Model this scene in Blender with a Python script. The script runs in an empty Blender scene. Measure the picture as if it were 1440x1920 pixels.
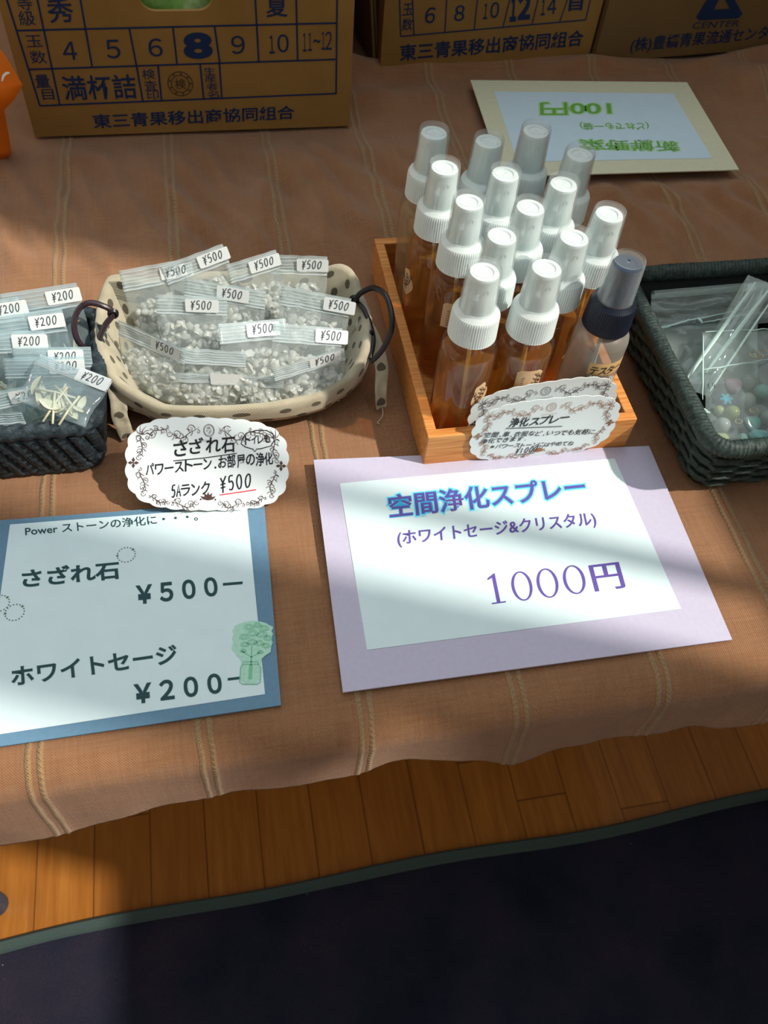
import bpy, bmesh, math, random
from mathutils import Vector, Matrix, noise
random.seed(7)
S = bpy.context.scene
COL = S.collection
PI = math.pi

# ------------------------------------------------------------------ camera, world, sun, exposure
T = 0.72                 # table height
CAMH = 0.488             # lens above the table top
F = 1600.0               # focal length in pixels of the 1440x1920 frame
YAW = math.radians(-10.2)
def _basis():
    d = Vector((575 - 720, 2100 - 960, F)).normalized()
    up = -d
    x = (Vector((1, 0, 0)) - up * up[0]).normalized()
    y = up.cross(x)
    return x, y, up
BX, BY, BU = _basis()
RZ = Matrix.Rotation(YAW, 3, 'Z')
CAM = Vector((0, 0, T + CAMH))
def c2w(v):
    return RZ @ Vector((v.dot(BX), v.dot(BY), v.dot(BU)))
def ray(px, py):
    return c2w(Vector((px - 720, py - 960, F)))
def at(px, py, h=0.0):                       # point on the horizontal plane h above the table
    r = ray(px, py)
    return CAM + r * ((T + h - CAM.z) / r.z)
def atx(px, py, y):                          # point on the vertical plane y = const
    r = ray(px, py)
    return CAM + r * (y / r.y)

cam = bpy.data.cameras.new('camera')
cam.sensor_fit = 'VERTICAL'; cam.sensor_height = 36.0
cam.lens = F / 1920 * 36.0
cam.clip_start = 0.02
co = bpy.data.objects.new('camera', cam); COL.objects.link(co)
rx, uy, bz = c2w(Vector((1, 0, 0))), c2w(Vector((0, -1, 0))), c2w(Vector((0, 0, -1)))
co.matrix_world = Matrix(((rx.x, uy.x, bz.x, CAM.x), (rx.y, uy.y, bz.y, CAM.y), (rx.z, uy.z, bz.z, CAM.z), (0, 0, 0, 1)))
S.camera = co
cam.dof.use_dof = True
cam.dof.focus_distance = 0.62
cam.dof.aperture_fstop = 14.0

w = bpy.data.worlds.new('sky'); S.world = w; w.use_nodes = True
bg = w.node_tree.nodes['Background']
wn_, wl_ = w.node_tree.nodes, w.node_tree.links
bg.inputs[0].default_value = (0.87, 0.96, 1.0, 1)
_tc = wn_.new('ShaderNodeTexCoord'); _dp = wn_.new('ShaderNodeVectorMath'); _dp.operation = 'DOT_PRODUCT'
_dp.inputs[1].default_value = Vector((0.55, 0.45, 0.70)).normalized()
wl_.new(_tc.outputs['Generated'], _dp.inputs[0])
_mr = wn_.new('ShaderNodeMapRange'); _mr.interpolation_type = 'SMOOTHSTEP'
for _i, _v in ((1, -0.1), (2, 1.0), (3, 0.13), (4, 1.65)): _mr.inputs[_i].default_value = _v
wl_.new(_dp.outputs['Value'], _mr.inputs[0]); wl_.new(_mr.outputs[0], bg.inputs[1])
AZ, EL = math.radians(158), math.radians(50)
sun = bpy.data.lights.new('sun', 'SUN'); sun.energy = 4.2; sun.color = (1.0, 0.94, 0.83); sun.angle = math.radians(1.1)
so = bpy.data.objects.new('sun', sun); COL.objects.link(so)
sd = Vector((math.cos(AZ) * math.cos(EL), math.sin(AZ) * math.cos(EL), -math.sin(EL)))
so.rotation_euler = sd.to_track_quat('-Z', 'Y').to_euler()
so.location = (2, -1, 3)
S.view_settings.view_transform = 'Standard'
S.view_settings.look = 'None'
S.view_settings.exposure = 0.0
S.view_settings.gamma = 1.0
S.view_settings.use_curve_mapping = False
S.cycles.transparent_max_bounces = 40
S.cycles.max_bounces = 16
S.cycles.transmission_bounces = 14
S.cycles.sample_clamp_indirect = 4.0
S.cycles.caustics_refractive = False
S.cycles.caustics_reflective = False

# ------------------------------------------------------------------ materials
def srgb(r, g, b):
    f = lambda c: (c / 255 / 12.92) if c / 255 <= 0.04045 else ((c / 255 + 0.055) / 1.055) ** 2.4
    return (f(r), f(g), f(b), 1)
def mat(name, col, rough=0.6, spec=0.4, metal=0.0, trans=0.0, ior=1.45, sheen=0.0, coat=0.0, sss=0.0):
    m = bpy.data.materials.new(name); m.use_nodes = True
    b = m.node_tree.nodes['Principled BSDF']
    b.inputs['Base Color'].default_value = col
    b.inputs['Roughness'].default_value = rough
    b.inputs['Specular IOR Level'].default_value = spec
    b.inputs['Metallic'].default_value = metal
    b.inputs['Transmission Weight'].default_value = trans
    b.inputs['IOR'].default_value = ior
    b.inputs['Sheen Weight'].default_value = sheen
    b.inputs['Coat Weight'].default_value = coat
    if sss:
        b.inputs['Subsurface Weight'].default_value = sss
        b.inputs['Subsurface Radius'].default_value = (0.004, 0.004, 0.004)
    return m
class NT:
    def __init__(s, m):
        s.m = m; s.n = m.node_tree.nodes; s.l = m.node_tree.links; s.b = s.n.get('Principled BSDF')
    def add(s, t, **kw):
        n = s.n.new(t)
        for k, v in kw.items():
            setattr(n, k, v)
        return n
    def link(s, a, b): s.l.new(a, b)
    def coords(s, scale=(1, 1, 1), rot=(0, 0, 0), kind='Object'):
        tc = s.add('ShaderNodeTexCoord'); mp = s.add('ShaderNodeMapping')
        mp.inputs['Scale'].default_value = scale; mp.inputs['Rotation'].default_value = rot
        s.link(tc.outputs[kind], mp.inputs['Vector'])
        return mp.outputs[0]
    def noise(s, vec, scale, detail=3, rough=0.5):
        n = s.add('ShaderNodeTexNoise')
        n.inputs['Scale'].default_value = scale; n.inputs['Detail'].default_value = detail; n.inputs['Roughness'].default_value = rough
        s.link(vec, n.inputs['Vector'])
        return n.outputs['Fac']
    def ramp(s, fac, stops):
        r = s.add('ShaderNodeValToRGB')
        e = r.color_ramp.elements
        while len(e) < len(stops): e.new(0.5)
        for i, (p, c) in enumerate(stops):
            e[i].position = p; e[i].color = c
        s.link(fac, r.inputs[0])
        return r.outputs[0]
    def math(s, op, a, b=None, c=None):
        n = s.add('ShaderNodeMath', operation=op)
        for i, v in enumerate((a, b, c)):
            if v is None: continue
            if isinstance(v, (int, float)): n.inputs[i].default_value = v
            else: s.link(v, n.inputs[i])
        return n.outputs[0]
    def mix(s, fac, a, b, blend='MIX'):
        n = s.add('ShaderNodeMix', data_type='RGBA', blend_type=blend)
        for i, v in ((0, fac), (6, a), (7, b)):
            if isinstance(v, (int, float, tuple)): n.inputs[i].default_value = v
            else: s.link(v, n.inputs[i])
        return n.outputs[2]
    def bump(s, height, strength, dist, prev=None):
        n = s.add('ShaderNodeBump')
        n.inputs['Strength'].default_value = strength; n.inputs['Distance'].default_value = dist
        s.link(height, n.inputs['Height'])
        if prev is not None: s.link(prev, n.inputs['Normal'])
        return n.outputs[0]
def noisy(m, scale, amt, bump=0.0, bdist=0.001, stretch=(1, 1, 1)):
    """mottles a plain material and gives it a little relief"""
    t = NT(m); v = t.coords(stretch)
    c = m.node_tree.nodes['Principled BSDF'].inputs['Base Color'].default_value[:]
    f = t.noise(v, scale, 4)
    d = tuple(x * (1 - amt) for x in c[:3]) + (1,); e = tuple(min(1, x * (1 + amt)) for x in c[:3]) + (1,)
    t.link(t.ramp(f, [(0.3, d), (0.7, e)]), t.b.inputs['Base Color'])
    if bump: t.link(t.bump(f, bump, bdist), t.b.inputs['Normal'])
    return m
def film(name, fac, tint=(1, 1, 1, 1), white=(0.9, 0.95, 0.95, 1), rough=0.12, edge=0.9):
    """thin clear plastic: lets light straight through, reflects more at grazing angles"""
    m = bpy.data.materials.new(name); m.use_nodes = True
    t = NT(m)
    t.b.inputs['Base Color'].default_value = white; t.b.inputs['Roughness'].default_value = rough
    t.b.inputs['Specular IOR Level'].default_value = 0.7
    tr = t.add('ShaderNodeBsdfTransparent'); tr.inputs[0].default_value = tint
    lw = t.add('ShaderNodeLayerWeight'); lw.inputs['Blend'].default_value = 0.25
    f = t.math('MULTIPLY_ADD', lw.outputs['Facing'], edge * 0.6, fac)
    f = t.math('MINIMUM', f, 0.85)
    gl = t.add('ShaderNodeBsdfGlossy'); gl.inputs['Roughness'].default_value = rough
    lw2 = t.add('ShaderNodeLayerWeight'); lw2.inputs['Blend'].default_value = 0.5
    fr = t.math('MULTIPLY_ADD', t.math('POWER', lw2.outputs['Facing'], 3.5), 0.45, 0.045)
    mx0 = t.add('ShaderNodeMixShader'); t.link(f, mx0.inputs[0]); t.link(tr.outputs[0], mx0.inputs[1]); t.link(t.b.outputs[0], mx0.inputs[2])
    mx = t.add('ShaderNodeMixShader'); t.link(fr, mx.inputs[0]); t.link(mx0.outputs[0], mx.inputs[1]); t.link(gl.outputs[0], mx.inputs[2])
    t.link(mx.outputs[0], t.n['Material Output'].inputs[0])
    return m
def liquid(name, col, through, ior=1.34, part=0.45, cloud=(0.92, 0.46, 0.10, 1)):
    m = bpy.data.materials.new(name); m.use_nodes = True
    t = NT(m)
    t.b.inputs['Base Color'].default_value = col; t.b.inputs['Roughness'].default_value = 0.0
    t.b.inputs['Transmission Weight'].default_value = 1.0; t.b.inputs['IOR'].default_value = ior
    tr = t.add('ShaderNodeBsdfTransparent'); tr.inputs[0].default_value = through
    mx = t.add('ShaderNodeMixShader'); mx.inputs[0].default_value = part
    t.link(t.b.outputs[0], mx.inputs[1]); t.link(tr.outputs[0], mx.inputs[2])
    tl_ = t.add('ShaderNodeBsdfTranslucent'); tl_.inputs[0].default_value = cloud
    df = t.add('ShaderNodeBsdfDiffuse'); df.inputs[0].default_value = cloud
    m1 = t.add('ShaderNodeMixShader'); m1.inputs[0].default_value = 0.4; t.link(tl_.outputs[0], m1.inputs[1]); t.link(df.outputs[0], m1.inputs[2])
    m2 = t.add('ShaderNodeMixShader'); m2.inputs[0].default_value = 0.19; t.link(mx.outputs[0], m2.inputs[1]); t.link(m1.outputs[0], m2.inputs[2])
    t.link(m2.outputs[0], t.n['Material Output'].inputs[0])
    return m

M = {}
M['ink'] = mat('marker_ink', srgb(22, 26, 34), 0.5)
M['pencil'] = mat('pen_ink', srgb(70, 80, 88), 0.6)
M['red_ink'] = mat('red_ink', srgb(225, 60, 80), 0.5)
M['scroll_brown'] = mat('scroll_print_brown', srgb(82, 58, 56), 0.5)
M['scroll_copper'] = mat('scroll_print_copper', srgb(170, 118, 84), 0.32, 0.5, 0.6)
M['green_print'] = mat('dark_green_print', srgb(20, 66, 70), 0.6)
M['violet_print'] = mat('violet_print', srgb(96, 76, 160), 0.6)
M['halo1'] = mat('halo_pale_cyan', srgb(170, 236, 250), 0.6)
M['halo2'] = mat('halo_cyan', srgb(110, 214, 246), 0.6)
M['halo3'] = mat('halo_blue', srgb(50, 170, 230), 0.6)
M['lime'] = mat('lime_print', srgb(110, 175, 75), 0.6)
M['lime_halo'] = mat('lime_halo', srgb(176, 220, 170), 0.6)
M['paper'] = noisy(mat('white_paper', srgb(214, 232, 236), 0.55, 0.3), 60, 0.02)
M['paper_blue'] = noisy(mat('pale_blue_paper', srgb(205, 228, 242), 0.5, 0.3), 60, 0.02)
M['lavender'] = noisy(mat('lavender_board', srgb(190, 184, 206), 0.6, 0.3), 300, 0.03)
M['steel_blue'] = noisy(mat('steel_blue_board', srgb(98, 134, 160), 0.55, 0.35), 300, 0.05)
M['cream'] = noisy(mat('cream_board', srgb(214, 214, 186), 0.6, 0.3), 200, 0.03)
M['card'] = mat('card_stock', srgb(232, 240, 243), 0.45, 0.4)
M['label_white'] = mat('sticker_white', srgb(240, 246, 247), 0.5)
M['kraft'] = noisy(mat('kraft_sticker', srgb(226, 190, 150), 0.6), 400, 0.06)
M['back_label'] = mat('lilac_white_sticker', srgb(214, 208, 228), 0.4, 0.4)
M['leaf_ink'] = mat('leaf_ink', srgb(74, 48, 34), 0.6)
M['frost_leaf'] = mat('frost_leaf', srgb(220, 226, 222), 0.5)
M['tan_tape'] = mat('tan_tape', srgb(214, 176, 120), 0.55)
M['box_print'] = mat('navy_print', srgb(14, 44, 92), 0.6)
M['stamp'] = mat('stamp_print', srgb(60, 50, 40), 0.7)
M['sticker_green'] = noisy(mat('translucent_green_sticker', srgb(168, 214, 192), 0.35, 0.5), 500, 0.08)
M['sticker_line'] = mat('green_sticker_line', srgb(120, 186, 150), 0.35)
M['wreath'] = mat('wreath_print', srgb(96, 104, 84), 0.5)

M['white_plastic'] = mat('white_plastic', srgb(226, 236, 236), 0.35, 0.5, sss=0.0)
M['black_plastic'] = mat('navy_black_plastic', srgb(18, 26, 44), 0.4, 0.45)
M['blue_plastic'] = mat('blue_plastic', srgb(16, 46, 76), 0.35, 0.5)
M['clear_cap'] = film('clear_overcap', 0.05, (0.985, 0.995, 0.995, 1), (0.9, 0.96, 0.96, 1), 0.06, 0.38)
M['pet'] = film('clear_bottle_wall', 0.0, (0.985, 0.98, 0.965, 1), (0.85, 0.8, 0.72, 1), 0.04, 0.10)
M['pet_frost'] = film('misted_bottle_wall', 0.25, (0.88, 0.86, 0.82, 1), (0.62, 0.58, 0.52, 1), 0.3, 0.5)
M['amber'] = liquid('amber_liquid', (0.98, 0.60, 0.20, 1), (0.99, 0.74, 0.36, 1), part=0.72)
M['lit_amber'] = liquid('lit_amber_liquid', (0.97, 0.90, 0.74, 1), (0.97, 0.90, 0.74, 1), part=0.72, cloud=(0.9, 0.78, 0.55, 1))  # same amber liquid, light on the back left bottle put into a whiter colour
M['bag'] = film('zip_bag_film', 0.19, (0.97, 0.985, 0.985, 1), (0.82, 0.90, 0.90, 1), 0.16, 0.32)
M['bag_head'] = film('zip_bag_header_film', 0.36, (0.95, 0.98, 0.98, 1), (0.78, 0.88, 0.90, 1), 0.22, 0.3)
M['bag_blue'] = film('sage_bag_film', 0.14, (0.93, 0.975, 0.985, 1), (0.66, 0.82, 0.88, 1), 0.14, 0.32)
M['bag_blue_head'] = film('sage_bag_header_film', 0.34, (0.92, 0.97, 0.985, 1), (0.66, 0.84, 0.90, 1), 0.2, 0.3)
M['zip'] = film('zip_line', 0.42, (0.96, 0.98, 0.98, 1), (0.86, 0.93, 0.95, 1), 0.2, 0.3)
M['cello'] = film('cellophane', 0.11, (0.955, 0.985, 0.975, 1), (0.74, 0.88, 0.85, 1), 0.06, 0.5)
M['cello_edge'] = mat('cellophane_fold', srgb(205, 232, 226), 0.15, 0.8)
M['quartz'] = film('quartz_chips', 0.40, (0.97, 0.98, 0.96, 1), (0.90, 0.91, 0.86, 1), 0.08, 0.35)
M['sage'] = noisy(mat('dried_white_sage', srgb(226, 222, 196), 0.8), 120, 0.15)
M['wire'] = mat('dark_wire', srgb(24, 20, 26), 0.35, 0.5)
M['wire_brown'] = mat('plum_coated_wire', srgb(52, 36, 46), 0.25, 0.6, coat=0.4)
def bead(name, c, tr=0.35): return mat(name, c, 0.25, 0.5, trans=tr, ior=1.4)
M['bead_pink'] = bead('pink_bead', srgb(226, 186, 204)); M['bead_clear'] = bead('clear_bead', srgb(205, 214, 205), 0.6)
M['bead_mint'] = bead('mint_bead', srgb(150, 205, 194)); M['bead_lime'] = bead('lime_bead', srgb(196, 206, 130), 0.5)
M['bead_aqua'] = bead('aqua_bead', srgb(140, 206, 200)); M['bead_turq'] = bead('turquoise_bead', srgb(80, 180, 205), 0.1)
M['gold'] = mat('strap_metal', srgb(190, 170, 120), 0.3, 0.5, 1.0)
M['orange'] = noisy(mat('orange_paper', srgb(226, 112, 16), 0.45, 0.4), 20, 0.12, 0.3, 0.003)
M['metal_leg'] = mat('grey_painted_metal', srgb(120, 135, 150), 0.35, 0.5, 0.6)
M['rubber'] = mat('dark_rubber', srgb(52, 60, 76), 0.5)
M['plaster'] = noisy(mat('wall_plaster', srgb(196, 188, 172), 0.9), 8, 0.05, 0.2, 0.002)
M['frame_white'] = mat('window_frame', srgb(170, 160, 145), 0.5)
M['binding'] = noisy(mat('rug_binding', srgb(58, 74, 72), 0.8), 900, 0.25, 0.5, 0.0006)

def make_cloth_mat():
    m = mat('woven_brown_cotton', (0.3, 0.16, 0.09, 1), 0.92, 0.15, sheen=0.25)
    t = NT(m)
    uv = t.add('ShaderNodeTexCoord').outputs['UV']
    sep = t.add('ShaderNodeSeparateXYZ'); t.link(uv, sep.inputs[0])
    x, y = sep.outputs[0], sep.outputs[1]
    wob = t.noise(uv, 40, 2)
    # thread pattern, about 1.1 mm pitch
    sx = t.math('SINE', t.math('MULTIPLY', x, 2 * PI / 0.0016)); sy = t.math('SINE', t.math('MULTIPLY', y, 2 * PI / 0.0016))
    wv = t.math('MULTIPLY', sx, sy)
    n1 = t.noise(uv, 30, 5, 0.6)
    stre = t.add('ShaderNodeMapping'); t.link(uv, stre.inputs[0]); stre.inputs['Scale'].default_value = (500, 25, 1)
    n2 = t.noise(stre.outputs[0], 1, 3, 0.6)
    stre2 = t.add('ShaderNodeMapping'); t.link(uv, stre2.inputs[0]); stre2.inputs['Scale'].default_value = (30, 480, 1)
    n3 = t.noise(stre2.outputs[0], 1, 3, 0.6)
    base = t.ramp(n1, [(0.3, (0.265, 0.112, 0.047, 1)), (0.7, (0.345, 0.158, 0.068, 1))])
    thr = t.math('ADD', t.math('MULTIPLY', n2, 0.5), t.math('MULTIPLY', n3, 0.5))
    base = t.mix(t.math('MULTIPLY', t.math('SUBTRACT', thr, 0.35), 1.4), base, (0.44, 0.26, 0.135, 1))
    base = t.mix(t.math('MULTIPLY_ADD', wv, 0.26, 0.24), base, (0.20, 0.085, 0.045, 1))
    # paired corded stripes every 95.5 mm
    ph = t.math('SUBTRACT', x, 0.0602)
    ph = t.math('ADD', ph, t.math('MULTIPLY', t.math('SUBTRACT', wob, 0.5), 0.003))
    per = t.math('ABSOLUTE', t.math('WRAP', ph, 0.04775, -0.04775))
    d1 = t.math('ABSOLUTE', t.math('SUBTRACT', per, 0.0034))
    cord = t.math('SUBTRACT', 1.0, t.math('MULTIPLY', d1, 1 / 0.0021)); cord = t.math('MAXIMUM', cord, 0.0)
    twist = t.math('SINE', t.math('MULTIPLY', t.math('ADD', y, t.math('MULTIPLY', per, 0.6)), 2 * PI / 0.0034))
    cc = t.ramp(cord, [(0.0, (0, 0, 0, 1)), (0.45, (1, 1, 1, 1))])
    base = t.mix(cc, base, (0.34, 0.205, 0.095, 1))
    t.link(base, t.b.inputs['Base Color'])
    hgt = t.math('MULTIPLY_ADD', wv, 0.35, t.math('MULTIPLY', thr, 0.8))
    b1 = t.bump(hgt, 0.75, 0.0009)
    ch = t.math('MULTIPLY', t.math('POWER', cord, 0.6), t.math('MULTIPLY_ADD', twist, 0.18, 1.0))
    b2 = t.bump(ch, 0.8, 0.0016, b1)
    b3 = t.bump(t.noise(uv, 120, 4, 0.7), 0.35, 0.0012, b2)
    t.link(b3, t.b.inputs['Normal'])
    return m
M['cloth'] = make_cloth_mat()

def make_floor_mat():
    m = mat('oiled_wood_floor', (0.3, 0.13, 0.03, 1), 0.28, 0.45, coat=0.25)
    t = NT(m); v = t.coords((1, 1, 1))
    sep = t.add('ShaderNodeSeparateXYZ'); t.link(v, sep.inputs[0])
    BW = 0.0725
    bx = t.math('DIVIDE', t.math('SUBTRACT', sep.outputs[0], at(175, 1720, -T).x), BW)
    idx = t.math('FLOOR', bx); fr = t.math('FRACT', bx)
    wn = t.add('ShaderNodeTexWhiteNoise', noise_dimensions='1D'); t.link(idx, wn.inputs['W'])
    by = t.math('ADD', sep.outputs[1], t.math('MULTIPLY', wn.outputs['Value'], 0.9))
    byd = t.math('DIVIDE', by, 0.9)
    wn2 = t.add('ShaderNodeTexWhiteNoise', noise_dimensions='2D')
    cmb = t.add('ShaderNodeCombineXYZ'); t.link(idx, cmb.inputs[0]); t.link(t.math('FLOOR', byd), cmb.inputs[1]); t.link(cmb.outputs[0], wn2.inputs['Vector'])
    gv = t.add('ShaderNodeCombineXYZ')
    t.link(t.math('MULTIPLY', sep.outputs[0], 60), gv.inputs[0]); t.link(t.math('MULTIPLY', sep.outputs[1], 4), gv.inputs[1]); t.link(t.math('MULTIPLY', wn2.outputs['Value'], 30), gv.inputs[2])
    g = t.noise(gv.outputs[0], 2.2, 6, 0.6)
    c = t.ramp(g, [(0.25, (0.25, 0.085, 0.014, 1)), (0.55, (0.37, 0.140, 0.024, 1)), (0.8, (0.46, 0.19, 0.040, 1))])
    c = t.mix(t.math('MULTIPLY', wn2.outputs['Value'], 0.5), c, (0.28, 0.095, 0.02, 1))
    gap = t.math('LESS_THAN', t.math('MINIMUM', fr, t.math('SUBTRACT', 1.0, fr)), 0.012)
    gy = t.math('FRACT', byd); gap2 = t.math('LESS_THAN', gy, 0.0025)
    gp = t.math('MAXIMUM', gap, gap2)
    c = t.mix(t.math('MULTIPLY', gp, 0.7), c, (0.06, 0.02, 0.006, 1))
    t.link(c, t.b.inputs['Base Color'])
    t.link(t.bump(t.math('SUBTRACT', g, gp), 0.15, 0.001), t.b.inputs['Normal'])
    return m
M['floor'] = make_floor_mat()

def make_rug_mat():
    m = mat('navy_pile', (0.01, 0.01, 0.02, 1), 1.0, 0.0, sheen=0.0)
    t = NT(m); v = t.coords((1, 1, 1))
    n1 = t.noise(v, 7, 5, 0.6); n2 = t.noise(v, 700, 2, 0.7); n3 = t.noise(v, 3, 2)
    c = t.ramp(n1, [(0.3, (0.020, 0.025, 0.046, 1)), (0.5, (0.038, 0.038, 0.068, 1)), (0.72, (0.066, 0.050, 0.080, 1))])
    c = t.mix(t.math('MULTIPLY', n3, 0.4), c, (0.010, 0.018, 0.022, 1))
    c = t.mix(t.math('MULTIPLY', n2, 0.6), c, (0.004, 0.005, 0.010, 1))
    vo = t.add('ShaderNodeTexVoronoi'); vo.inputs['Scale'].default_value = 38; t.link(v, vo.inputs['Vector'])
    lint = t.math('LESS_THAN', vo.outputs['Distance'], 0.022)
    sel = t.math('GREATER_THAN', t.noise(v, 22, 1), 0.58)
    c = t.mix(t.math('MULTIPLY', lint, sel), c, (0.35, 0.36, 0.38, 1))
    t.link(c, t.b.inputs['Base Color'])
    t.link(t.bump(n2, 0.9, 0.003), t.b.inputs['Normal'])
    return m
M['rug'] = make_rug_mat()

def make_wood_mat():
    m = mat('orange_stained_wood', (0.55, 0.22, 0.06, 1), 0.42, 0.4)
    t = NT(m); v = t.coords((1, 1, 1))
    gen = t.coords((8, 120, 120))
    g = t.noise(gen, 3, 5, 0.55)
    c = t.ramp(g, [(0.28, (0.47, 0.150, 0.030, 1)), (0.5, (0.66, 0.26, 0.065, 1)), (0.75, (0.80, 0.38, 0.115, 1))])
    t.link(c, t.b.inputs['Base Color']); t.link(t.bump(g, 0.15, 0.0006), t.b.inputs['Normal'])
    return m
M['tray_wood'] = make_wood_mat()
def make_cardboard():
    m = mat('brown_cardboard', srgb(170, 130, 74), 0.85, 0.2)
    t = NT(m); v = t.coords((1, 1, 1))
    n = t.noise(v, 14, 5, 0.6)
    st = t.coords((260, 3, 3)); n2 = t.noise(st, 1, 2)
    c = t.ramp(n, [(0.3, srgb(144, 110, 60)), (0.7, srgb(160, 126, 72))])
    t.link(t.mix(t.math('MULTIPLY', n2, 0.12), c, srgb(140, 98, 48)), t.b.inputs['Base Color'])
    return m
M['cardboard'] = make_cardboard()
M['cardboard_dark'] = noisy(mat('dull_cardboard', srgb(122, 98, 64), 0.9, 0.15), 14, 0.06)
def make_linen():
    m = mat('dotted_linen', srgb(206, 192, 160), 0.9, 0.15, sheen=0.2)
    t = NT(m)
    uv = t.add('ShaderNodeTexCoord').outputs['UV']
    sep = t.add('ShaderNodeSeparateXYZ'); t.link(uv, sep.inputs[0])
    P = 0.021
    row = t.math('FLOOR', t.math('DIVIDE', sep.outputs[1], P * 0.7))
    off = t.math('MULTIPLY', t.math('MODULO', row, 2.0), P * 0.5)
    fx = t.math('SUBTRACT', t.math('FRACT', t.math('DIVIDE', t.math('ADD', sep.outputs[0], off), P)), 0.5)
    fy = t.math('SUBTRACT', t.math('FRACT', t.math('DIVIDE', sep.outputs[1], P * 0.7)), 0.5)
    fx = t.math('MULTIPLY', fx, P); fy = t.math('MULTIPLY', fy, P * 0.7)
    r = t.math('SQRT', t.math('ADD', t.math('MULTIPLY', fx, fx), t.math('MULTIPLY', fy, fy)))
    dot = t.math('LESS_THAN', r, 0.0036)
    sx = t.math('SINE', t.math('MULTIPLY', sep.outputs[0], 2 * PI / 0.0012)); sy = t.math('SINE', t.math('MULTIPLY', sep.outputs[1], 2 * PI / 0.0012))
    wv = t.math('MULTIPLY', sx, sy)
    n = t.noise(uv, 60, 4)
    c = t.ramp(n, [(0.3, srgb(172, 163, 140)), (0.7, srgb(198, 190, 168))])
    c = t.mix(t.math('MULTIPLY_ADD', wv, 0.12, 0.12), c, srgb(150, 134, 104))
    c = t.mix(t.math('MULTIPLY', dot, 0.85), c, srgb(62, 54, 42))
    t.link(c, t.b.inputs['Base Color'])
    t.link(t.bump(wv, 0.4, 0.0005), t.b.inputs['Normal'])
    return m
M['linen'] = make_linen()
def make_rope(name, c1, c2):
    m = mat(name, c1, 0.55, 0.45)
    t = NT(m); v = t.coords((1, 1, 1))
    n = t.noise(v, 220, 4, 0.65)
    t.link(t.ramp(n, [(0.3, c1), (0.7, c2)]), t.b.inputs['Base Color'])
    t.link(t.bump(n, 0.7, 0.0015), t.b.inputs['Normal'])
    return m
M['rope'] = make_rope('charcoal_paper_rope', srgb(20, 28, 34), srgb(54, 68, 76))
M['wicker'] = make_rope('black_green_wicker', srgb(20, 30, 28), srgb(58, 76, 72))
M['wicker_dark'] = mat('wicker_inner', srgb(16, 22, 24), 0.8)

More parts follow.
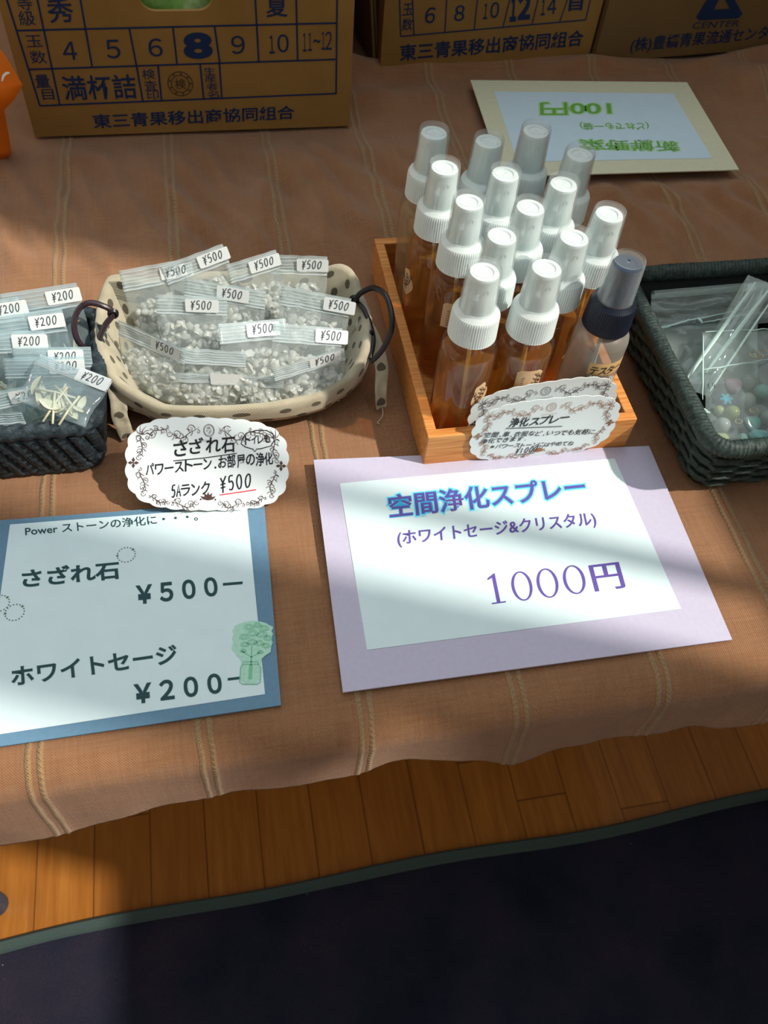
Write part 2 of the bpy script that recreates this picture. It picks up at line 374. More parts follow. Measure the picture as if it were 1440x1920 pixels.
# ------------------------------------------------------------------ mesh helpers
class MB:
    def __init__(s): s.v = []; s.f = []; s.uv = None
    def add(s, vs, fs):
        o = len(s.v); s.v += [tuple(p) for p in vs]; s.f += [tuple(i + o for i in f) for f in fs]
        return s
    def box(s, lo, hi):
        (a, b, c), (d, e, f) = lo, hi
        s.add([(a, b, c), (d, b, c), (d, e, c), (a, e, c), (a, b, f), (d, b, f), (d, e, f), (a, e, f)],
              [(0, 3, 2, 1), (4, 5, 6, 7), (0, 1, 5, 4), (1, 2, 6, 5), (2, 3, 7, 6), (3, 0, 4, 7)])
        return s
    def tube(s, pts, r, n=8, closed=False, rfun=None, cap=True):
        pts = [Vector(p) for p in pts]; N = len(pts)
        vs = []; fs = []
        prev = None
        for i, p in enumerate(pts):
            a = pts[(i - 1) % N] if (closed or i > 0) else p
            b = pts[(i + 1) % N] if (closed or i < N - 1) else p
            d = (b - a).normalized()
            if prev is None:
                q = Vector((0, 0, 1)) if abs(d.z) < 0.9 else Vector((1, 0, 0))
                n1 = (q - d * q.dot(d)).normalized()
            else:
                n1 = (prev - d * prev.dot(d)).normalized()
            prev = n1; n2 = d.cross(n1)
            for k in range(n):
                t = 2 * PI * k / n
                rr = (r[i] if isinstance(r, (list, tuple)) else r)
                if rfun: rr *= rfun(i, t)
                vs.append(p + (n1 * math.cos(t) + n2 * math.sin(t)) * rr)
        M_ = N if closed else N - 1
        for i in range(M_):
            for k in range(n):
                a = i * n + k; b = i * n + (k + 1) % n
                c = ((i + 1) % N) * n + (k + 1) % n; d = ((i + 1) % N) * n + k
                fs.append((a, b, c, d))
        if cap and not closed:
            fs.append(tuple(range(n))[::-1]); fs.append(tuple((N - 1) * n + k for k in range(n)))
        return s.add(vs, fs)
    def lathe(s, prof, n=32, rmod=None, close_top=True, close_bottom=True):
        vs = []; fs = []
        for (r, z) in prof:
            for k in range(n):
                t = 2 * PI * k / n
                rr = r * (rmod(k, r, z) if rmod else 1)
                vs.append((rr * math.cos(t), rr * math.sin(t), z))
        for i in range(len(prof) - 1):
            for k in range(n):
                fs.append((i * n + k, i * n + (k + 1) % n, (i + 1) * n + (k + 1) % n, (i + 1) * n + k))
        if close_bottom: fs.append(tuple(range(n))[::-1])
        if close_top: fs.append(tuple((len(prof) - 1) * n + k for k in range(n)))
        return s.add(vs, fs)
    def poly(s, pts, z=0.0, thick=0.0):
        """polygon in the local plane, optionally with thickness downwards"""
        n = len(pts)
        if not thick:
            return s.add([(p[0], p[1], z) for p in pts], [tuple(range(n))])
        vs = [(p[0], p[1], z) for p in pts] + [(p[0], p[1], z - thick) for p in pts]
        fs = [tuple(range(n)), tuple(range(2 * n - 1, n - 1, -1))]
        fs += [(i, i + n, (i + 1) % n + n, (i + 1) % n) for i in range(n)]
        return s.add(vs, fs)
    def stroke(s, pts, w, z=0.0):
        """flat ribbon along 2-D points"""
        pts = [Vector((p[0], p[1])) for p in pts]; N = len(pts); vs = []; fs = []
        for i, p in enumerate(pts):
            d = (pts[min(i + 1, N - 1)] - pts[max(i - 1, 0)])
            if d.length < 1e-9: d = Vector((1, 0))
            d.normalize(); q = Vector((-d.y, d.x))
            ww = (w[i] if isinstance(w, (list, tuple)) else w) / 2
            vs += [(p.x + q.x * ww, p.y + q.y * ww, z), (p.x - q.x * ww, p.y - q.y * ww, z)]
        for i in range(N - 1): fs.append((2 * i + 1, 2 * i + 3, 2 * i + 2, 2 * i))
        return s.add(vs, fs)
    def mesh(s, name, m, smooth=True):
        me = bpy.data.meshes.new(name); me.from_pydata(s.v, [], s.f)
        if s.uv is not None:
            l = me.uv_layers.new(name='UVMap')
            for lp in me.loops: l.data[lp.index].uv = s.uv[lp.vertex_index]
        me.materials.append(m)
        if smooth:
            me.polygons.foreach_set('use_smooth', [True] * len(me.polygons))
        me.update()
        return me
    def build(s, name, m, parent=None, smooth=True, sharp=35):
        me = s.mesh(name, m, smooth)
        if smooth and sharp: me.set_sharp_from_angle(angle=math.radians(sharp))
        return link(name, me, parent)
def link(name, me, parent=None):
    o = bpy.data.objects.new(name, me); COL.objects.link(o)
    if parent is not None: o.parent = parent
    return o
def tag(o, label, cat, group=None, kind=None):
    o['label'] = label; o['category'] = cat
    if group: o['group'] = group
    if kind: o['kind'] = kind
    return o
def thing(name, label, cat, loc=(0, 0, 0), group=None, mtx=None):
    o = bpy.data.objects.new(name, None); COL.objects.link(o)
    o.empty_display_size = 0.02
    if mtx is not None: o.matrix_world = mtx
    else: o.location = loc
    return tag(o, label, cat, group)
def struct(o):
    o['kind'] = 'structure'; return o
def bevel(o, wdt, seg=2):
    b = o.modifiers.new('bevel', 'BEVEL'); b.width = wdt; b.segments = seg; b.limit_method = 'ANGLE'
    return o
def frame(o, U, V):
    """matrix with x along U, y along V (made square), z their normal"""
    U = Vector(U).normalized(); V = Vector(V); V = (V - U * V.dot(U)).normalized(); N = U.cross(V)
    m = Matrix.Identity(4)
    for i in range(3):
        m[i][0] = U[i]; m[i][1] = V[i]; m[i][2] = N[i]; m[i][3] = o[i]
    return m
def loc(mtx, px, py):
    """where the sight line through a pixel meets the plane of a frame, in that frame"""
    o = mtx.translation; n = Vector((mtx[0][2], mtx[1][2], mtx[2][2]))
    r = ray(px, py); p = CAM + r * ((o - CAM).dot(n) / r.dot(n))
    q = mtx.inverted() @ p
    return Vector((q.x, q.y))
_gl = {}
def glyphs(body, offset=0.0, shear=0.0):
    k = (body, offset, shear)
    if k in _gl: return _gl[k]
    cu = bpy.data.curves.new('lettering_curve', 'FONT'); cu.body = body; cu.size = 1.0; cu.offset = offset; cu.shear = shear; cu.resolution_u = 4
    cu.fill_mode = 'BOTH'
    o = bpy.data.objects.new('lettering_curve', cu); COL.objects.link(o)
    dg = bpy.context.evaluated_depsgraph_get(); ev = o.evaluated_get(dg); me = ev.to_mesh()
    vs = [v.co.copy() for v in me.vertices]; fs = [tuple(p.vertices) for p in me.polygons]
    ev.to_mesh_clear(); bpy.data.objects.remove(o); bpy.data.curves.remove(cu)
    xs = [v.x for v in vs]; ys = [v.y for v in vs]
    r = (vs, fs, (min(xs), min(ys), max(xs), max(ys)))
    _gl[k] = r
    return r
def put(mb, body, A, B, C, z=0.0002, offset=0.0, shear=0.0, fit=None, xb=0.0):
    """lettering fitted to a frame: A lower left, B lower right, C upper left, in local plane units"""
    A = Vector(A); B = Vector(B); C = Vector(C)
    vs, fs, (x0, y0, x1, y1) = glyphs(body, offset, shear)
    if fit is not None:
        x0, y0, x1, y1 = glyphs(fit, 0.0, shear)[2]
    ex = (B - A) / (x1 - x0); ey = (C - A) / (y1 - y0)
    def mk(dx, z):
        return [(A.x + ex.x * (v.x - x0 + dx) + ey.x * (v.y - y0), A.y + ex.y * (v.x - x0 + dx) + ey.y * (v.y - y0), z) for v in vs]
    for i, dx in enumerate((0.0,) if not xb else (-xb, -xb / 3, xb / 3, xb)):
        mb.add(mk(dx, z + .00002 * i), fs)
def put_px(mb, mtx, body, a, b, c, **kw):
    put(mb, body, loc(mtx, *a), loc(mtx, *b), loc(mtx, *c), **kw)
PEN = {'0': [[(.5, 1), (.2, .8), (.1, .4), (.35, 0), (.7, .1), (.85, .5), (.75, .9), (.45, 1)]], '1': [[(.45, 1), (.40, 0)]],
       '2': [[(.1, .8), (.35, 1), (.7, .85), (.6, .5), (.1, .05), (.5, .08), (.95, .0)]], '5': [[(.85, 1), (.3, .98), (.2, .58), (.6, .62), (.8, .35), (.55, .02), (.1, .08)]],
       '4': [[(.45, 1), (.1, .4), (.9, .42)], [(.7, .75), (.6, 0)]],
       '¥': [[(.1, 1), (.42, .62)], [(.95, 1.08), (.42, .58), (.38, -.12)], [(.05, .50), (.85, .54)], [(.05, .26), (.80, .30)]], 'A': [[(0, 0), (.45, 1), (.9, 0)], [(.2, .38), (.75, .38)]]}
def smooth2(p):
    out = []
    n = len(p)
    for i in range(n - 1):
        p0, p1, p2, p3 = [Vector(p[k]) for k in (max(i - 1, 0), i, i + 1, min(i + 2, n - 1))]
        for k in range(5):
            t = k / 5; out.append(.5 * ((2 * p1) + (p2 - p0) * t + (2 * p0 - 5 * p1 + 4 * p2 - p3) * t * t + (3 * p1 - p0 - 3 * p2 + p3) * t ** 3))
    return out + [Vector(p[-1])]
def hand(mb, body, A, B, hgt, z=0.0003, offset=0.004, seed=1, jit=0.06, pen=None):
    """handwriting: characters set one by one along A-B with a little wobble"""
    rnd = random.Random(seed); A = Vector(A); B = Vector(B); n = len(body)
    d = (B - A); L = d.length; d = d / L; q = Vector((-d.y, d.x))
    wide = [0.55 if (c.isascii() or c in '¥、。') else 1.0 for c in body]
    tot = sum(wide); p = 0.0
    for c, wd in zip(body, wide):
        cw = L * wd / tot
        if c in PEN:
            th = rnd.uniform(-.08, .08); w_ = cw * .78; hh = hgt * (1 + rnd.uniform(-jit, jit))
            for ln in PEN[c]:
                pts = []
                for v in (smooth2(ln) if len(ln) > 3 else [Vector(q) for q in ln]):
                    lx, ly = (v.x - .5) * w_ + v.y * hh * .14, v.y * hh
                    lx, ly = lx - ly * th, ly + lx * th
                    g_ = A + d * (p + cw / 2 + lx) + q * ly
                    pts.append(g_)
                mb.stroke(pts, pen or hgt * .105, z)
        elif c != ' ':
            vs, fs, (x0, y0, x1, y1) = glyphs(c, offset, 0.12)
            sc = hgt * (1 + rnd.uniform(-jit, jit)) / 0.85
            if c == '円': pass
            sx = min(sc, cw * 0.95 / max(x1 - x0, 0.3))
            th = rnd.uniform(-jit, jit); ct, st = math.cos(th), math.sin(th)
            ox = p + cw / 2; oy = rnd.uniform(-0.06, 0.06) * hgt
            cx = (x0 + x1) / 2
            out = []
            for v in vs:
                lx = (v.x - cx) * sx; ly = v.y * sc
                lx, ly = lx * ct - ly * st, lx * st + ly * ct
                g = A + d * (ox + lx) + q * (oy + ly)
                out.append((g.x, g.y, z))
            mb.add(out, fs)
        p += cw

# ------------------------------------------------------------------ setting
fl = MB(); fl.add([(-3, -2.5, 0), (2.0, -2.5, 0), (2.0, 2.2, 0), (-3, 2.2, 0)], [(0, 1, 2, 3)])
struct(fl.build('floor', M['floor']))
struct(MB().box((-3, 2.2, 0), (2.1, 2.3, 2.7)).build('wall_back', M['plaster']))
struct(MB().box((-3.1, -2.5, 0), (-3.0, 2.3, 2.7)).build('wall_left', M['plaster']))
struct(MB().box((-3.1, -2.6, 0), (2.1, -2.5, 2.7)).build('wall_front', M['plaster']))
# right wall with one window; its posts stripe the table
WX = 1.0
def wy(s): return (s - math.sin(AZ) * WX) / (-math.cos(AZ))      # where the line of sunlight at offset s crosses the wall
ya, yb = wy(-0.06), wy(0.548)
ZS, ZT = 1.55, 2.7
wr = MB()
wr.box((WX, -2.5, 0), (WX + 0.06, ya, 2.7)); wr.box((WX, yb, 0), (WX + 0.06, 2.2, 2.7)); wr.box((WX, ya, 0), (WX + 0.06, yb, ZS))
struct(wr.build('wall_right', M['plaster'], smooth=False))
wf = MB()
wf.box((WX + 0.01, wy(0.195), ZS), (WX + 0.05, wy(0.272), ZT))
wf.box((WX + 0.01, wy(0.15), 1.98), (WX + 0.05, wy(0.195), ZT))  # unseen upper block, added beside the post to shade the steel-blue sign
wf.box((WX + 0.02, wy(0.333), ZS), (WX + 0.04, wy(0.347), ZT))
wf.box((WX, ya, ZS), (WX + 0.05, yb, ZS + 0.02))
struct(wf.build('window_1', M['frame_white'], smooth=False))

# ------------------------------------------------------------------ rug
rA, rB = at(0, 1772, -T), at(1440, 1483, -T)
rm = frame(Vector((rA.x, rA.y, 0)), Vector((rB.x - rA.x, rB.y - rA.y, 0)), Vector((-(rB.y - rA.y), rB.x - rA.x, 0)))
rug = thing('rug', 'dark navy plush rug with grey-green bound edge on the wooden floor', 'rug', mtx=rm)
RL = (rB - rA).length
def redge(x): return 0.004 * math.sin(x * 5.0 + 0.4) + 0.003 * math.sin(x * 14)
pm = MB(); nx, ny = 120, 80
for j in range(ny + 1):
    for i in range(nx + 1):
        x = -0.7 + (RL + 1.4) * i / nx; yy = redge(x) - 0.012 - 1.6 * j / ny
        z = 0.010 + 0.0015 * noise.noise(Vector((x * 9, yy * 9, 0))) - (0.002 if j == 0 else 0)
        pm.v.append((x, yy, z))
for j in range(ny):
    for i in range(nx):
        a = j * (nx + 1) + i; pm.f.append((a, a + nx + 1, a + nx + 2, a + 1))
pm.build('pile', M['rug'], rug)
bm_ = MB(); xs = [-0.7 + (RL + 1.4) * i / 160 for i in range(161)]
bm_.tube([(x, redge(x) - 0.006, 0.0055) for x in xs], 0.0085, 10, rfun=lambda i, t: 1.0 if abs(math.sin(t)) > 0.3 else 0.75)
bm_.build('bound_edge', M['binding'], rug)

# ------------------------------------------------------------------ table and cloth
TX0, TX1, TY0, TY1 = -0.72, 0.62, 0.207, 1.42
table = thing('folding_table', 'folding table with grey metal legs under the brown cloth', 'table', ((TX0 + TX1) / 2, (TY0 + TY1) / 2, 0))
tl = Vector(table.location)
bevel(MB().box((TX0 - tl.x, TY0 - tl.y, T - 0.032), (TX1 - tl.x, TY1 - tl.y, T - 0.004)).build('tabletop', mat('table_laminate', srgb(150, 120, 90), 0.5), table, smooth=False), 0.004)
lf = at(-6, 1697, -T)
for (x, y, tx, ty) in ((lf.x, lf.y, lf.x, lf.y + 0.12), (0.71, 0.235, 0.53, 0.27), (TX0 + 0.1, TY1 - 0.1, TX0 + 0.1, TY1 - 0.15), (TX1 - 0.06, TY1 - 0.1, TX1 - 0.06, TY1 - 0.15)):
    lg = MB().tube([Vector((tx, ty, T - 0.03)) - tl, Vector((x, y, 0.006)) - tl], 0.011, 16).build('leg', M['metal_leg'], table)
    MB().tube([Vector((x, y, 0.0)) - tl, Vector((x, y, 0.03)) - tl], 0.0145, 16).build('foot', M['rubber'], lg)

HEM = [(-0.9, .09), (-0.3, .09), (-0.17, .086), (-0.13, .078), (-0.075, .062), (-0.02, .058), (0.04, .052), (0.085, .04), (0.13, .058), (0.165, .076), (0.20, .066), (0.28, .062), (0.33, .075), (0.42, .062), (0.9, .06)]
def interp(tab, x):
    for (a, p), (b, q) in zip(tab, tab[1:]):
        if x <= b:
            t = max(0, min(1, (x - a) / (b - a))); t = t * t * (3 - 2 * t)
            return p + (q - p) * t
    return tab[-1][1]
def sm(a, b, x):
    t = max(0, min(1, (x - a) / (b - a))); return t * t * (3 - 2 * t)
def cloth_h(x, y):
    n = noise.noise
    h = 0.0005 * n(Vector((x * 40, y * 40, 1)))
    mid = sm(0.56, 0.66, y) * (1 - sm(0.76, 0.815, y)) * (1 - 0.9 * sm(0.08, 0.16, x) * (1 - sm(.34, .40, x)) * (1 - sm(.60, .66, y)))
    sgm = sm(.24, .28, x) * (1 - sm(.57, .61, x)) * sm(.68, .715, y) * (1 - sm(.905, .93, y))
    mid *= 1 - .96 * sgm
    h += 6.0 * mid * (0.0030 * (.5 - abs(n(Vector((x * 16 + 0.8 * y, y * 3.2, 3)))))  + 0.0016 * n(Vector((x * 48 + y * 20, y * 14, 9))) + 0.0018 * max(0, n(Vector((x * 13 - y * 4, y * 2, 5)))))
    # the rumpled strip behind, folds running left to right
    bk = sm(0.80, 0.90, y) * sm(-0.02, 0.05, x - 0.15 * (y - 0.9)) + sm(0.30, 0.38, x) * sm(0.62, 0.72, y)
    bk = min(1, bk)
    bk *= 1 - .88 * sgm
    h += bk * (0.030 * (.35 - abs(n(Vector((x * 2.6, y * 13 - x * 3, 2))))) + 0.010 * n(Vector((x * 4, y * 30 - x * 6, 12))) + 0.004 * n(Vector((x * 9, y * 30, 7))))
    h += 0.012 * bk * math.exp(-((y - 0.90 + 0.10 * (x - 0.4)) / 0.03) ** 2) * sm(0.36, 0.46, x)
    # one deep pull towards the gap between the two printed boxes
    h += 0.010 * sm(0.80, 0.90, y) * math.exp(-((x - 0.185 + 0.5 * (y - 0.86)) / 0.025) ** 2)
    for s in (-1, 1):
        ph = (x - 0.0602 + 0.04775) % 0.0955 - 0.04775 - s * 0.0034
        h += 0.0009 * math.exp(-(ph / 0.0016) ** 2)
    return h
EDGE = 0.196
def make_cloth():
    m = MB(); m.uv = []
    X0, X1 = -0.66, 0.72
    nx = 552
    ys = [1.40 - (1.40 - EDGE) * j / 300 for j in range(301)]
    NH = 46
    for j in range(len(ys) + NH):
        for i in range(nx + 1):
            x = X0 + (X1 - X0) * i / nx
            if j < len(ys):
                y = ys[j]; s = y
                z = cloth_h(x, y)
                z *= 1.0
                m.v.append((x, y, T + z)); m.uv.append((x, y))
            else:
                k = (j - len(ys) + 1) / NH
                d = interp(HEM, x) + 0.003 * noise.noise(Vector((x * 30, 0, 4))) + 0.0008 * noise.noise(Vector((x * 260, 0, 4)))
                R = 0.019; arc = R * PI / 2; L = arc + max(0.004, d - R)
                q = k * L
                if q < arc:
                    a = q / R; yy = EDGE - R * math.sin(a); z = -R * (1 - math.cos(a))
                else:
                    yy = EDGE - R; z = -R - (q - arc)
                fold = 0.006 * noise.noise(Vector((x * 11, 0, 8))) + 0.003 * noise.noise(Vector((x * 28, z * 20, 8)))
                yy += k * fold - 0.004 * k
                xx = x + k * 0.012 * noise.noise(Vector((x * 8, 0, 15)))
                for s in (-1, 1):
                    ph = (x - 0.0602 + 0.04775) % 0.0955 - 0.04775 - s * 0.0034
                    b = 0.0009 * math.exp(-(ph / 0.0016) ** 2)
                    yy -= b * min(1, k * 3); z += b * (1 - min(1, k * 3))
                m.v.append((xx, yy, T + z)); m.uv.append((x, EDGE - q))
    R_ = len(ys) + NH
    for j in range(R_ - 1):
        for i in range(nx):
            a = j * (nx + 1) + i; m.f.append((a, a + nx + 1, a + nx + 2, a + 1))
    o = m.build('tablecloth', M['cloth'], sharp=None)
    tag(o, 'rusty brown woven tablecloth with corded stripes draped over the table', 'tablecloth')
    sol = o.modifiers.new('thickness', 'SOLIDIFY'); sol.thickness = 0.0016; sol.offset = -1
    return o
make_cloth()

# ------------------------------------------------------------------ cardboard boxes
def quad_stroke(mb, mtx, a, b, wd, z=0.0004):
    mb.stroke([loc(mtx, *a), loc(mtx, *b)], wd, z)
def box_frame(a, b):
    A, B = at(*a, 0.0035), at(*b, 0.0035)
    return frame(A, B - A, Vector((0, 0, 1))), (B - A).length
def carton(mtx, W, H, D, name, label, m, hole=None):
    t = thing(name, label, 'cardboard box', mtx=mtx)
    th = 0.004
    # local: x along the front, y up, z out towards the viewer
    bm = bmesh.new()
    def ringv(pts): return [bm.verts.new((p[0], p[1], 0)) for p in pts]
    r1 = ringv([(0, 0), (W, 0), (W, H), (0, H)])
    es = [bm.edges.new((r1[i], r1[(i + 1) % 4])) for i in range(4)]
    if hole:
        hx0, hy0, hx1, hy1, r = hole
        pts = []
        for cx, cy, a0 in ((hx1 - r, hy0 + r, -90), (hx1 - r, hy1 - r, 0), (hx0 + r, hy1 - r, 90), (hx0 + r, hy0 + r, 180)):
            for k in range(7):
                a = math.radians(a0 + 15 * k); pts.append((cx + r * math.cos(a), cy + r * math.sin(a)))
        r2 = ringv(pts); es += [bm.edges.new((r2[i], r2[(i + 1) % len(r2)])) for i in range(len(r2))]
    bmesh.ops.triangle_fill(bm, use_beauty=True, use_dissolve=False, edges=es, normal=(0, 0, 1))
    ex = bmesh.ops.extrude_face_region(bm, geom=bm.faces[:])
    for v in [g for g in ex['geom'] if isinstance(g, bmesh.types.BMVert)]: v.co.z -= th
    bmesh.ops.recalc_face_normals(bm, faces=bm.faces[:])
    me = bpy.data.meshes.new('front_panel'); bm.to_mesh(me); bm.free(); me.materials.append(m)
    link('front_panel', me, t)
    sh = MB()
    sh.box((0, 0, -D), (th, H, -th)); sh.box((W - th, 0, -D), (W, H, -th)); sh.box((th, 0, -D), (W - th, H, -D + th)); sh.box((th, 0.001, -D + th), (W - th, th, -th))
    sh.build('carton_shell', m, t, smooth=False)
    # flaps folded outwards at the back edge
    return t
fm1, W1 = box_frame((66, 257), (655, 236))
h0 = loc(fm1, 262, 20); h1 = loc(fm1, 402, 20)
bx1 = carton(fm1, W1, 0.24, 0.30, 'produce_carton', 'cardboard box with a size table, bold 8 and a cabbage showing in its hand hole', M['cardboard'], (h0.x, min(h0.y, h1.y), h1.x, min(h0.y, h1.y) + 0.034, 0.014))
g = MB(); LW = 0.0016
for a, b in [((33, 57), (632, 43)), ((52, 130), (629, 111)), ((75, 198), (630, 175)), ((10, -10), (75, 198)), ((68, -10), (112, 196)), ((149, -10), (173, 126)), ((242, 52), (256, 124)),
             ((324, 50), (332, 121)), ((402, 48), (412, 118)), ((478, -10), (485, 116)), ((555, -10), (558, 113)), ((632, -10), (630, 176)),
             ((256, 123), (268, 191)), ((296, 121), (303, 189)), ((375, 119), (382, 186)), ((411, 118), (416, 184))]:
    quad_stroke(g, fm1, a, b, LW)
def ch(c, cx, cy, wd, hg, sk=0.0, **kw):
    kw.setdefault('z', 0.0005)
    put_px(g, fm1, c, (cx - wd / 2 + sk * hg, cy + hg / 2), (cx + wd / 2 + sk * hg, cy + hg / 2 - wd * 0.03), (cx - wd / 2, cy - hg / 2), **kw)
for c, x, y, wd, hg, of in [('等', 42, 4, 28, 30, 0), ('級', 47, 34, 30, 28, 0), ('秀', 108, 20, 48, 46, .012), ('夏', 518, 12, 40, 40, .012), ('玉', 61, 77, 30, 22, 0), ('数', 69, 107, 30, 24, 0),
                            ('４', 127, 95, 26, 34, .005), ('５', 209, 92, 26, 35, .005), ('６', 289, 89, 26, 34, .005), ('8', 368, 86, 54, 50, .045), ('９', 445, 84, 25, 34, .005), ('１', 509, 83, 10, 34, .005), ('０', 530, 81, 21, 34, .005), ('１', 571, 79, 7, 34, .0), ('１', 581, 78, 7, 34, .0), ('~', 594, 77, 13, 7, .01), ('１', 606, 76, 7, 34, .0), ('２', 616, 76, 12, 34, .0),
                            ('量', 77, 152, 27, 24, .01), ('目', 88, 177, 22, 20, .005), ('検', 277, 139, 24, 19, 0), ('査', 281, 160, 24, 19, 0), ('印', 285, 178, 22, 18, 0),
                            ('生', 392, 133, 22, 14, 0), ('産', 394, 147, 22, 14, 0), ('者', 397, 162, 22, 14, 0), ('名', 399, 177, 22, 14, 0)]:
    ch(c, x, y, wd, hg, 0.22 * (1 - (x - 40) / 560), offset=of)
put_px(g, fm1, '満杯詰', (122, 188), (258, 184), (112, 142), z=0.0005, offset=.012)
put_px(g, fm1, '東三青果移出商協同組合', (176, 241), (552, 223), (171, 214), z=0.0005, offset=.016)
g.build('printed_table', M['box_print'], bx1, smooth=False)
st = MB()
c0 = loc(fm1, 338, 157)
for r in (0.0115, 0.0082): st.stroke([c0 + Vector((math.cos(2 * PI * k / 40), math.sin(2 * PI * k / 40))) * r for k in range(41)], 0.0007, 0.0005)
for k in range(9):
    a = 2 * PI * k / 9; p = c0 + Vector((math.cos(a), math.sin(a))) * 0.0098
    st.poly([p + Vector((math.cos(b), math.sin(b))) * 0.0009 for b in [0, 1, 2, 3, 4, 5]], 0.0005)
put(st, '検', c0 + Vector((-.005, -.005)), c0 + Vector((.005, -.005)), c0 + Vector((-.005, .005)), z=0.0005)
st.build('inspection_stamp', M['stamp'], bx1, smooth=False)
# cabbage inside the first carton
cb = MB(); cc = fm1 @ Vector(((h0.x + h1.x) / 2, h0.y - 0.02, -0.095))
nu, nv = 64, 32
for j in range(nv + 1):
    for i in range(nu):
        th = PI * j / nv; ph = 2 * PI * i / nu
        d = Vector((math.sin(th) * math.cos(ph), math.sin(th) * math.sin(ph), math.cos(th)))
        leaf = (ph * 5 / (2 * PI) + 0.35 * th) % 1.0
        r = 0.078 + 0.007 * leaf + 0.003 * noise.noise(d * 6) + 0.0025 * abs(math.sin(ph * 20 + th * 3)) ** 6
        cb.v.append(d * r)
for j in range(nv):
    for i in range(nu):
        cb.f.append((j * nu + i, (j + 1) * nu + i, (j + 1) * nu + (i + 1) % nu, j * nu + (i + 1) % nu))
mc = mat('cabbage_leaf', srgb(130, 190, 80), 0.45, 0.4)
tt = NT(mc); vv = tt.coords((1, 1, 1)); nn = tt.noise(vv, 35, 5, 0.7)
tt.link(tt.ramp(nn, [(0.3, srgb(96, 160, 62)), (0.55, srgb(150, 206, 108)), (0.72, srgb(214, 240, 190))]), tt.b.inputs['Base Color'])
cbo = cb.build('cabbage', mc, sharp=None); cbo.location = cc
tag(cbo, 'pale green cabbage seen through the hand hole of the cardboard box', 'cabbage')

fm2, W2 = box_frame((712, 138), (1102, 112))
bx2 = carton(fm2, W2, 0.24, 0.20, 'produce_carton', 'middle cardboard box with blue lettering and a large bold 12', M['cardboard'])
g = MB()
for a, b in [((751, 68), (1098, 37)), ((751, 68), (749, -10)), ((776, 65), (773, -10)), ((834, 60), (838, -10)), ((889, 55), (896, -10)), ((943, 50), (958, -10)), ((997, 46), (1011, -10)), ((1049, 41), (1067, -10)), ((1098, 37), (1109, -10))]:
    quad_stroke(g, fm2, a, b, 0.0014)
for c, x, y, wd, hg, of in [('玉', 765, 18, 20, 22, .005), ('数', 764, 46, 20, 24, .005), ('６', 807, 29, 19, 30, .012), ('８', 862, 25, 19, 30, .012), ('１', 911, 21, 8, 30, .012), ('０', 928, 19, 16, 30, .012), ('１', 963, 17, 12, 48, .05), ('２', 983, 14, 24, 48, .05), ('１', 1019, 14, 8, 30, .012), ('４', 1035, 12, 17, 30, .012), ('目', 1080, 9, 26, 24, .03)]:
    put_px(g, fm2, c, (x - wd / 2 - 2, y + hg / 2), (x + wd / 2 - 2, y + hg / 2 - wd * .08), (x - wd / 2 + 1, y - hg / 2), z=0.0005, offset=of)
put_px(g, fm2, '東三青果移出商協同組合', (749, 115), (1091, 86), (749, 83), z=0.0005, offset=.018)
g.build('printed_table', M['box_print'], bx2, smooth=False)

fm3, W3 = box_frame((1112, 117), (1500, 87))
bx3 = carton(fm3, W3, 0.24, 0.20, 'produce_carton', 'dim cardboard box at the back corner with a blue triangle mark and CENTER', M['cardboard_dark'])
g = MB()
def P3(x, y): return loc(fm3, x, y)
outer = [P3(1308, 26), P3(1312, 36), P3(1380, 36), P3(1391, 28), P3(1362, -34), P3(1342, -34)]
inner = [P3(1340, 19), P3(1366, 19), P3(1353, -10)]
# ring between the rounded outer triangle and the inner one
op = [P3(1305, 32), P3(1312, 38), P3(1384, 34), P3(1392, 26), P3(1358, -36), P3(1346, -36)]
ip = [P3(1338, 18), P3(1338, 18), P3(1368, 16), P3(1368, 16), P3(1353, -12), P3(1353, -12)]
vs = [(p.x, p.y, .0005) for p in op + ip]
g.add(vs, [(i, (i + 1) % 6, 6 + (i + 1) % 6, 6 + i) for i in range(6)])
put_px(g, fm3, '(株)豊橋青果流通センター', (1181, 101), (1462, 74), (1183, 71), z=0.0005, offset=.012, shear=.15)
g.build('printed_mark', M['box_print'], bx3, smooth=False)
g = MB(); put_px(g, fm3, 'CENTER', (1298, 54), (1384, 49), (1299, 42), z=0.0005, shear=.2)
g.build('printed_word', M['box_print'], bx3, smooth=False)

# thin sheet of card standing between the boxes
sA = at(700, 118, 0.01); sM = frame(sA, Vector((-0.10, 1, 0.0)), Vector((-0.12, 0, 1)))
cs = thing('cardboard_sheet', 'thin cardboard sheet standing on edge between two cardboard boxes', 'cardboard', mtx=sM)
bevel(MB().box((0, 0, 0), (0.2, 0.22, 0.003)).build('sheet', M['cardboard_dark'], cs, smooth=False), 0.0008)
bevel(MB().box((0.006, 0.004, 0.005), (0.2, 0.23, 0.008)).build('sheet', M['cardboard_dark'], cs, smooth=False), 0.0008)

